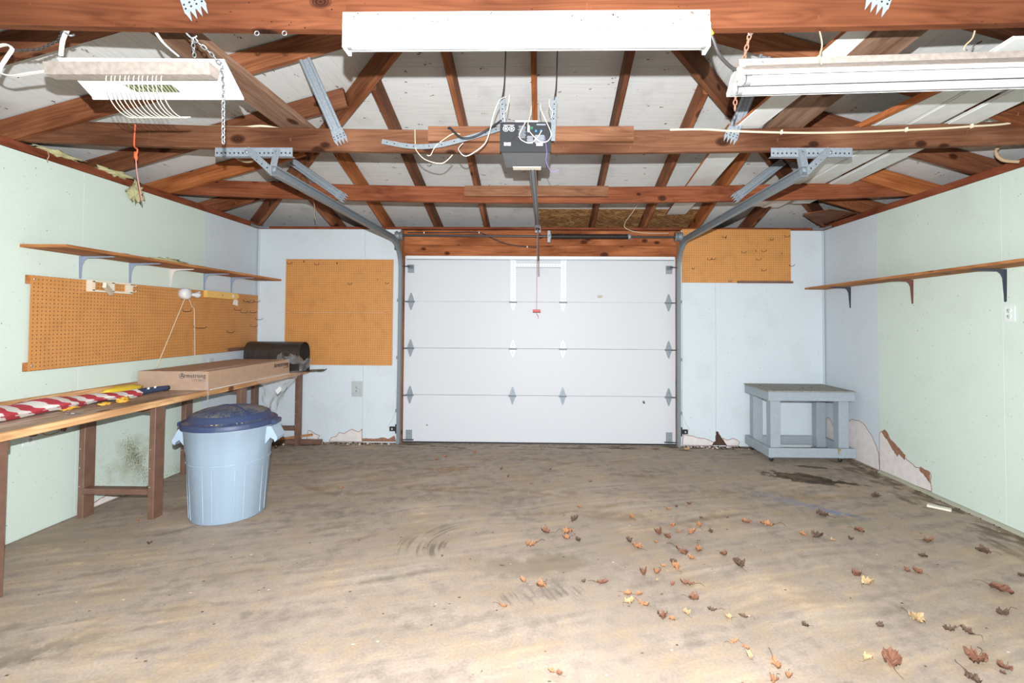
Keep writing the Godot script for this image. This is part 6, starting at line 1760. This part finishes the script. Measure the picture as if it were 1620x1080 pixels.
func build_bin() -> void:
	var at := Vector3(-2.245, 0, -3.37)
	var b := thing("trash_bin", at, "round light blue plastic trash bin with a dusty navy lid", "trash bin")
	var xf := Transform3D(Basis.IDENTITY, at)
	var H := 0.655
	part("body", MB.new().lathe([Vector2(0, 0.0), Vector2(0.222, 0.0), Vector2(0.232, 0.008), Vector2(0.262, 0.475), Vector2(0.268, 0.48), Vector2(0.280, H - 0.03), Vector2(0.286, H - 0.028), Vector2(0.286, H), Vector2(0.275, H), Vector2(0, H - 0.02)], 56, xf), M.bin, b)
	# raised panels outlined on the sides
	for k in 8:
		var ang := 0.35 + TAU * k / 8.0
		for e in [-1, 1]:
			var pts := []
			for q in 9:
				var u := q / 8.0
				var y := lerpf(0.02, 0.40, u)
				var r := lerpf(0.2335, 0.2585, (y - 0.008) / 0.467)
				pts.append(at + Vector3(cos(ang + e * 0.27) * r, y, sin(ang + e * 0.27) * r))
			part("panel_ridge", MB.new().sweep(pts, ring(0.0026, 6), Vector3(cos(ang), 0.1, sin(ang)).normalized(), true), M.bin, b)
		var arc := []
		for q in 9:
			var a := ang - 0.27 + 0.54 * q / 8.0
			arc.append(at + Vector3(cos(a) * 0.2585, 0.40, sin(a) * 0.2585))
		part("panel_ridge", MB.new().sweep(arc, ring(0.0026, 6), Vector3.UP, true), M.bin, b)
	# moulded mark of faint lettering near the rim: an oval ring
	# grips: a sloped shelf on two sides
	for s in [-1, 1]:
		var d := Vector3(s * 0.985, 0, 0.17 if s < 0 else -0.17).normalized()
		var g := Transform3D(Basis(d, Vector3.UP, d.cross(Vector3.UP)), at)
		var pr := PackedVector2Array([Vector2(0.262, 0.625), Vector2(0.300, 0.625), Vector2(0.342, 0.545), Vector2(0.340, 0.525), Vector2(0.325, 0.512), Vector2(0.318, 0.53), Vector2(0.296, 0.545), Vector2(0.262, 0.50)])
		part("grip", MB.new().prism(pr, 0.15, g.translated_local(Vector3(0, 0, -0.075))), M.bin, b)
		var tabp := PackedVector2Array([Vector2(0.26, 0.655), Vector2(0.315, 0.655), Vector2(0.318, 0.672), Vector2(0.26, 0.688)])
	# lid: rim, shoulder and a low dome with a cross of ribs
	var lidp := [Vector2(0.298, H - 0.018), Vector2(0.300, H + 0.014), Vector2(0.294, H + 0.020), Vector2(0.272, H + 0.024), Vector2(0.262, H + 0.032), Vector2(0.248, H + 0.060), Vector2(0.240, H + 0.068), Vector2(0.18, H + 0.092), Vector2(0.10, H + 0.108), Vector2(0.04, H + 0.113), Vector2(0, H + 0.114)]
	var dust := Image.create(512, 512, false, Image.FORMAT_RGB8)
	var na := noise_bytes(512, 512, 0.012, 91, 4)
	var nb := noise_bytes(512, 512, 0.12, 92, 3)
	for y in 512:
		for x in 512:
			var i := y * 512 + x
			# dust lies on the flat of the dome, in flecks and streaks
			var r := Vector2(x - 256, y - 256).length() / 512.0
			var lie := 0.62 if r < 0.235 else (0.42 if r > 0.262 and r < 0.29 else 0.12)
			var k := clampf((na[i] / 255.0 * 0.6 + nb[i] / 255.0 * 0.75 - 1.05 + lie) * 2.2, 0.0, 0.86)
			dust.set_pixel(x, y, rgb(52, 64, 98).lerp(rgb(130, 126, 114), k))
	dust.generate_mipmaps()
	var ml := textured(Color(1, 1, 1), ImageTexture.create_from_image(dust), 1.0, 1.0, 0.5)
	var lid := part("lid", MB.new().lathe(lidp, 56, xf), ml, b)
	for s in [-1, 1]:
		var d := Vector3(s * 0.985, 0, 0.17 if s < 0 else -0.17).normalized()
		var g := Transform3D(Basis(d, Vector3.UP, d.cross(Vector3.UP)), at)
		part("latch", MB.new().prism(PackedVector2Array([Vector2(0.285, H - 0.02), Vector2(0.322, H - 0.02), Vector2(0.324, H + 0.006), Vector2(0.316, H + 0.012), Vector2(0.285, H + 0.014)]), 0.11, g.translated_local(Vector3(0, 0, -0.055))), M.lid, lid)
	for k in 2:
		var rib := []
		for q in 11:
			var u := q / 10.0 * 2.0 - 1.0
			var r := u * 0.235
			var y := H + 0.072 + 0.046 * (1.0 - u * u)
			var d := Vector3(cos(0.5 + k * PI * 0.5), 0, sin(0.5 + k * PI * 0.5))
			rib.append(at + d * r + Vector3(0, y - 0.003, 0))
		part("lid_rib", MB.new().sweep(rib, rect(0.018, 0.008, 0.003), Vector3.UP), ml, lid)
	for k in 7:
		part("leaf_crumb", MB.new().box(at + Vector3(0.05 + k * 0.025, H + 0.027, 0.268 - k * 0.014), Vector3(0.014, 0.004, 0.007), Basis(Vector3.UP, k * 0.9)), M.leaves[3], lid)


func build_cart() -> void:
	var c := thing("rolling_cart", Vector3(2.69, 0, -4.99), "grey painted wooden cart on casters in the corner", "cart")
	var x0 := 2.262
	var x1 := 3.115
	var z0 := -4.72
	var z1 := -5.265
	var yt := 0.713
	part("top", MB.new().span(Vector3(x0 - 0.006, yt - 0.012, z1 - 0.006), Vector3(x1 + 0.006, yt, z0 + 0.006)), M.cart_top, c)
	for k in 2:
		var ya := [0.052, 0.612][k] as float
		var yb := [0.146, 0.700][k] as float
		var nm: String = ["lower_rail", "apron"][k]
		part(nm, MB.new().sweep([Vector3(x0 + 0.036, (ya + yb) * 0.5, z0 - 0.018), Vector3(x1 - 0.036, (ya + yb) * 0.5, z0 - 0.018)], rect(0.036, yb - ya), Vector3.UP, false, uvr()), M.cart, c)
		part(nm, MB.new().sweep([Vector3(x0 + 0.036, (ya + yb) * 0.5, z1 + 0.018), Vector3(x1 - 0.036, (ya + yb) * 0.5, z1 + 0.018)], rect(0.036, yb - ya), Vector3.UP, false, uvr()), M.cart, c)
		for x in [x0 + 0.018, x1 - 0.018]:
			part(nm, MB.new().sweep([Vector3(x, (ya + yb) * 0.5, z0), Vector3(x, (ya + yb) * 0.5, z1)], rect(0.036, yb - ya), Vector3.UP, false, uvr()), M.cart, c)
	for x in [x0 + 0.038 + 0.05, x1 - 0.038 - 0.05]:
		for z in [z0 - 0.037 - 0.045, z1 + 0.037 + 0.045]:
			part("post", MB.new().sweep([Vector3(x, 0.10, z), Vector3(x, yt - 0.014, z)], rect(0.09, 0.10), Vector3.RIGHT, false, uvr()), M.cart, c)
			part("post_pad", MB.new().span(Vector3(x - 0.05, 0.05, z - 0.045), Vector3(x + 0.05, 0.10, z + 0.045)), M.cart, c)
	for x in [x0 + 0.05, x1 - 0.12]:
		for z in [z0 - 0.05, z1 + 0.07]:
			var k := part("caster", MB.new().box(Vector3(x, 0.045, z), Vector3(0.04, 0.014, 0.04)), M.zinc, c)
			part("wheel", MB.new().lathe([Vector2(0, -0.01), Vector2(0.020, -0.01), Vector2(0.023, -0.006), Vector2(0.023, 0.006), Vector2(0.020, 0.01), Vector2(0, 0.01)], 18, Transform3D(Basis(Vector3.UP, 0.35) * Basis(Vector3.RIGHT, PI * 0.5), Vector3(x, 0.023, z))), M.caster, k)
			part("fork", MB.new().box(Vector3(x + 0.012, 0.034, z - 0.01), Vector3(0.012, 0.022, 0.028)), M.rust, k)
	part("paint_drip", MB.new().prism(PackedVector2Array([Vector2(-0.018, 0.0), Vector2(0.018, 0.0), Vector2(0.012, -0.022), Vector2(0.002, -0.028), Vector2(-0.004, -0.055), Vector2(-0.010, -0.05), Vector2(-0.012, -0.02)]), 0.002, Transform3D(Basis.IDENTITY, Vector3(2.955, 0.145, z0))), mat(rgb(150, 138, 92), 0.6), c)
	for p in [[2.36, -5.1], [2.52, -5.22], [2.85, -5.0], [2.7, -4.9]]:
		part("grit", MB.new().lathe([Vector2(0, 0.006), Vector2(0.006, 0.003), Vector2(0.007, 0)], 6, Transform3D(Basis.IDENTITY, Vector3(p[0], yt, p[1]))), M.leaves[2], c)


func outlet(called_label: String, xf: Transform3D, m: Material, w := 0.07, h := 0.114, frame := false) -> void:
	var o := thing("wall_outlet", xf.origin, called_label, "outlet", "electrical outlets")
	if frame:
		part("surround", MB.new().prism(PackedVector2Array([Vector2(-0.062, -0.088), Vector2(0.062, -0.088), Vector2(0.062, 0.088), Vector2(-0.062, 0.088)]), 0.004, xf), M.outlet_old, o)
	var p := part("cover_plate", MB.new().sweep([xf * Vector3(0, 0, 0.003 if frame else 0.0), xf * Vector3(0, 0, 0.011 if frame else 0.007)], rect(w, h, 0.008), xf.basis.y), m, o)
	var d := 0.011 if frame else 0.007
	for y in [-0.02, 0.02]:
		part("socket", MB.new().lathe([Vector2(0, 0.003), Vector2(0.0155, 0.0025), Vector2(0.017, 0)], 16, xf * Transform3D(Basis(Vector3.RIGHT, PI * 0.5), Vector3(0, y, d))), m, p)
		for x in [-0.006, 0.006]:
			part("slot", MB.new().box(Vector3.ZERO, Vector3(0.0026, 0.009, 0.0012)), M.black, p, xf * Transform3D(Basis.IDENTITY, Vector3(x, y + 0.003, d + 0.003)))
		part("slot", MB.new().lathe([Vector2(0, 0.001), Vector2(0.003, 0)], 8), M.black, p, xf * Transform3D(Basis(Vector3.RIGHT, PI * 0.5), Vector3(0, y - 0.008, d + 0.0026)))


func build_outlets() -> void:
	outlet("grimy framed outlet low on the wall under the square pegboard", Transform3D(Basis.IDENTITY, Vector3(-2.096, 0.607, ZB)), M.outlet_old, 0.07, 0.114, true)
	var lx := Basis(Vector3(0, 0, -1), Vector3.UP, Vector3(1, 0, 0))
	var rx := Basis(Vector3(0, 0, 1), Vector3.UP, Vector3(-1, 0, 0))
	outlet("white outlet on the mint wall under the bench, half shaded", Transform3D(lx, Vector3(XL, 0.632, -2.95)), M.outlet)
	outlet("white outlet on the mint wall below the dark-bracketed shelf", Transform3D(rx, Vector3(XR, 1.462, -3.225)), M.outlet)
	var t := thing("switch_plate", Vector3(XL, 0.95, -4.58), "pale switch plate on the wall just above the carton", "switch")
	var xf := Transform3D(lx, Vector3(XL, 0.945, -4.585))
	part("plate", MB.new().sweep([xf.origin, xf * Vector3(0, 0, 0.007)], rect(0.07, 0.114, 0.008), Vector3.UP), M.outlet_old, t)
	part("rocker", MB.new().box(Vector3.ZERO, Vector3(0.034, 0.064, 0.008)), M.outlet_old, t, xf * Transform3D(Basis.IDENTITY, Vector3(0, 0, 0.009)))
	var pc := thing("bench_cord", Vector3(XL + 0.02, 0.62, -3.1), "thin brown cord trailing from the outlet under the bench", "cord")
	part("plug", blob(Vector3(XL + 0.03, 0.652, -2.95), Vector3(0.022, 0.016, 0.022), 61, 0.4), M.bracket_brown, pc)
	part("cord", tube([Vector3(XL + 0.03, 0.655, -2.96), Vector3(XL + 0.02, 0.65, -3.0), Vector3(XL + 0.015, 0.62, -3.05), Vector3(XL + 0.015, 0.625, -3.12), Vector3(XL + 0.015, 0.66, -3.2), Vector3(XL + 0.015, 0.72, -3.3)], 0.003), M.web, pc)
	part("lump", blob(Vector3(XL + 0.016, 0.635, -3.155), Vector3(0.010, 0.014, 0.014), 62, 0.8), M.bracket_brown, pc)


func build_floor_things() -> void:
	# a splintered white strip near the side wall
	var s := thing("ribbed_strip", Vector3(3.0, 0, -3.61), "short white ribbed strip on the floor near the side wall", "strip")
	part("strip", MB.new().box(Vector3(3.0, 0.008, -3.61), Vector3(0.14, 0.014, 0.045), Basis(Vector3.UP, -0.75)), M.cream, s)
	for k in 9:
		var p := Vector3(3.0, 0.016, -3.61) + Basis(Vector3.UP, -0.75) * Vector3(-0.06 + k * 0.015, 0, 0)
		part("rib", MB.new().box(p, Vector3(0.004, 0.003, 0.042), Basis(Vector3.UP, -0.75)), M.white_print, s)
	# crumbs of plaster and rot along the end wall
	var g := thing("wall_crumbs", Vector3(0, 0, ZB + 0.05), "brown crumbs of rot and plaster along the foot of the door wall", "debris", "", "stuff")
	var mb := MB.new()
	var mc := MB.new()
	for k in 260:
		var left := rng.randf() < 0.55
		var x := rng.randf_range(-3.15, -1.65) if left else rng.randf_range(1.6, 2.2)
		if not left and rng.randf() < 0.35:
			x = rng.randf_range(2.2, 3.1)
		var z := ZB + 0.02 + absf(rng.randfn(0, 0.04))
		var sz := rng.randf_range(0.004, 0.016)
		(mb if rng.randf() < 0.7 else mc).box(Vector3(x, sz * 0.35, z), Vector3(sz * 1.4, sz * 0.7, sz), Basis(Vector3(0.2, 1, 0.1).normalized(), rng.randf() * 6.0))
	for k in 120:
		var sz := rng.randf_range(0.003, 0.011)
		mb.box(Vector3(XR - 0.012 - absf(rng.randfn(0, 0.02)), sz * 0.3, rng.randf_range(-5.2, -2.5)), Vector3(sz, sz * 0.6, sz * 1.5), Basis(Vector3.UP, rng.randf() * 6.0))
	tag(part("rot_crumbs", mb, M.decayed, g), "", "", "", "stuff")
	tag(part("plaster_crumbs", mc, M.plaster, g), "", "", "", "stuff")
	# mortar fillet where the slab meets the side wall
	var tr := thing("trim_6", Vector3(XR - 0.02, 0, -3.4), "lumpy mortar fillet along the foot of the cart side wall", "trim", "", "structure")
	var pts := []
	for k in 24:
		var z := lerpf(-4.45, -2.0, k / 23.0)
		pts.append(Vector3(XR - 0.006 + rng.randf_range(-0.003, 0.003), 0.004, z))
	part("fillet", MB.new().sweep(pts, ring(0.03, 8, 0.02), Vector3.UP, true), mat(rgb(172, 170, 150), 0.9), tr)
	solo("wood_chip", MB.new().box(Vector3(1.60, 0.008, ZB + 0.12), Vector3(0.05, 0.014, 0.03), Basis(Vector3.UP, 0.4)), M.pine, "small pale wood chip at the foot of the door track, cart side", "wood chip")


# a dry leaf of unit width, lobed and curled, with a stem
func leaf_mesh(sd: int) -> Array:
	var r2 := RandomNumberGenerator.new()
	r2.seed = 100 + sd
	var lobes := [5, 3, 5, 1, 3, 1][sd % 6] as int
	var fold := r2.randf_range(0.7, 1.9)
	var roll := r2.randf_range(0.6, 1.8)
	var mb := MB.new()
	var n := 36
	var rings := 5
	var rows := []
	var n0 := FastNoiseLite.new()
	n0.seed = sd
	n0.frequency = 1.8
	for i in rings + 1:
		var row := []
		for j in n + 1:
			var a := TAU * (j % n) / n
			var r := 0.5
			if lobes > 1:
				r *= 0.66 + 0.34 * pow(absf(cos(a * lobes * 0.5)), 0.7) + 0.05 * sin(a * 17.0)
				r *= 0.85 + 0.25 * cos(a)
			else:
				r *= (0.95 if absf(sin(a)) < 0.25 else 0.72) - 0.24 * absf(sin(a)) + 0.03 * sin(a * 13.0)
			var k := float(i) / rings
			var p := Vector2(cos(a), sin(a)) * r * k
			# fold along the midrib, roll along it, crumple the rim
			var y := absf(p.y) * fold * 0.5 + p.x * p.x * roll * 0.55 + 0.30 * k * n0.get_noise_2d(p.x * 3.0, p.y * 3.0)
			row.append(Vector3(p.x * (1.0 - 0.12 * roll), y, p.y * (1.0 - 0.22 * fold)))
		rows.append(row)
	var low := 9.0
	for row in rows:
		for p in row:
			low = minf(low, p.y)
	for row in rows:
		for j in row.size():
			row[j].y -= low - 0.01
	mb.sheet(rows, true)
	var base: Vector3 = rows[rings][n / 2]
	var stem := MB.new().sweep(curve([base * 0.7 + Vector3(0, 0.02, 0), base + Vector3(-0.05, 0.03, 0.0), base + Vector3(-0.32, 0.06 + 0.1 * r2.randf(), 0.1 * r2.randfn()), base + Vector3(-0.55, 0.02, 0.12 * r2.randfn())], 0.08), ring(0.012, 5), Vector3.UP, true)
	return [mb.mesh(), stem.mesh()]


func build_leaves() -> void:
	var kinds := []
	for k in 12:
		kinds.append(leaf_mesh(k))
	var L := [[0.29,-3.54,0.037,1],[0.65,-3.37,0.066,1],[0.23,-3.29,0.069,2],[0.95,-3.52,0.040,1],[1.02,-3.57,0.043,0],[1.13,-3.63,0.049,0],[1.14,-3.38,0.028,2],[1.33,-3.39,0.025,2],[0.89,-3.22,0.048,1],[0.91,-3.14,0.040,1],[0.99,-3.12,0.066,1],[1.08,-3.24,0.058,1],[1.13,-3.16,0.062,2],[1.43,-3.31,0.077,1],[1.55,-3.26,0.093,1],[0.77,-3.10,0.074,0],[0.81,-3.06,0.055,0],[0.73,-3.00,0.031,1],[0.56,-3.00,0.054,2],[0.60,-2.92,0.070,1],[0.24,-3.00,0.068,2],[0.85,-2.86,0.086,0],[0.89,-2.80,0.046,1],[0.96,-2.89,0.095,1],[1.09,-2.85,0.056,0],[0.76,-2.68,0.065,1],[0.77,-2.75,0.049,2],[0.70,-2.71,0.037,1],[0.56,-2.61,0.059,0],[0.65,-2.63,0.063,1],[0.63,-2.56,0.029,3],[0.70,-2.52,0.034,0],[0.78,-2.53,0.072,0],[0.33,-2.52,0.064,0],[0.23,-2.54,0.029,2],[1.14,-2.73,0.082,2],[0.44,-2.43,0.051,1],[0.50,-2.42,0.040,1],[0.44,-2.36,0.057,3],[0.51,-2.34,0.060,1],[0.76,-2.39,0.061,0],[0.83,-2.31,0.049,2],[0.57,-2.24,0.067,0],[0.62,-2.23,0.034,1],[0.89,-2.25,0.041,3],[0.96,-2.26,0.044,2],[0.70,-2.28,0.048,3],[1.79,-3.10,0.087,2],[1.87,-3.06,0.046,3],[1.99,-3.07,0.047,2],[2.47,-3.06,0.080,0],[2.69,-2.91,0.076,2],[2.28,-2.87,0.050,2],[2.06,-2.70,0.053,0],[2.11,-2.68,0.052,0],[1.74,-2.63,0.063,0],[1.74,-2.56,0.073,3],[2.39,-2.52,0.104,0],[2.22,-2.32,0.081,2],[1.75,-2.25,0.078,3],[1.56,-2.21,0.038,2],[1.22,-2.20,0.040,2],[1.86,-2.19,0.062,2],[1.92,-2.17,0.061,2],[0.84,-2.08,0.041,1],[0.88,-2.05,0.040,1],[0.87,-1.99,0.035,3],[0.96,-1.95,0.072,1],[0.98,-1.89,0.045,1],[0.91,-1.86,0.049,1],[1.44,-1.97,0.094,0],[1.81,-2.00,0.096,0],[1.88,-1.96,0.060,0],[1.69,-1.89,0.082,2],[2.65,-2.66,0.052,2],[1.84,-1.93,0.025,2],[1.35,-1.99,0.047,3],[2.66,-3.81,0.071,2],[2.04,-3.44,0.087,2],[2.12,-3.20,0.064,0],[1.72,-3.12,0.050,1],[0.04,-3.11,0.074,0],[0.17,-3.12,0.074,1],[0.17,-3.03,0.056,1],[-0.06,-2.93,0.081,1],[-0.22,-2.69,0.032,0],[-0.09,-2.53,0.042,1],[0.01,-2.49,0.064,1],[-0.18,-2.31,0.047,1],[0.05,-1.89,0.034,1],[0.08,-1.88,0.029,0],[-0.58,-2.79,0.018,2],[-0.37,-4.42,0.045,0],[0.09,-4.43,0.032,2],[-0.08,-4.03,0.029,1],[0.43,-4.10,0.030,0],[-0.29,-4.19,0.036,0],[-2.41,-2.88,0.038,2],[-2.77,-3.21,0.039,1],[-0.97,-4.80,0.053,1],[-1.04,-4.69,0.047,1],[-0.70,-4.94,0.045,1],[-1.64,-3.85,0.042,1]]
	# group the leaves in bands by depth so that a label can count along one of them
	L.sort_custom(func(p, q): return p[1] < q[1])
	var bands := []
	var at := 0
	var sizes := [6, 9, 9, 9, 9, 9, 9, 9, 9, 9, 9, 9]
	for s in sizes:
		if at >= L.size():
			break
		var b := L.slice(at, mini(at + s, L.size()))
		b.sort_custom(func(p, q): return p[0] < q[0])
		bands.append(b)
		at += s
	var where := ["first leaf row from the overhead door", "second leaf row from the overhead door", "third leaf row from the overhead door", "fourth leaf row from the overhead door", "fifth leaf row from the overhead door", "sixth leaf row from the overhead door", "sixth leaf row from the bottom edge", "fifth leaf row from the bottom edge", "fourth leaf row from the bottom edge", "third leaf row from the bottom edge", "second leaf row from the bottom edge", "first leaf row from the bottom edge"]
	var ord := ["first", "second", "third", "fourth", "fifth", "sixth", "seventh", "eighth", "ninth", "tenth"]
	var tone := ["reddish brown", "orange-tan", "dark brown", "pale tan"]
	var i := 0
	for bi in bands.size():
		for k in bands[bi].size():
			var e: Array = bands[bi][k]
			var w: float = e[2] * 1.25
			var km: Array = kinds[i % kinds.size()]
			var turn := rng.randf() * TAU
			var lf := thing("dry_leaf", Vector3(e[0], 0.0005, e[1]), "%s dry leaf, %s from left in the %s" % [tone[e[3]], ord[k], where[bi]], "leaf", "dry leaves on the floor")
			lf.rotation = Vector3(rng.randfn(0, 0.06), turn, rng.randfn(0, 0.06))
			lf.scale = Vector3(w, w * rng.randf_range(0.8, 1.15), w)
			for q in 2:
				var m := MeshInstance3D.new()
				m.name = ["blade", "stem"][q]
				m.mesh = km[q]
				m.material_override = M.leaves[e[3]] if q == 0 else M.stem
				lf.add_child(m, true)
			i += 1
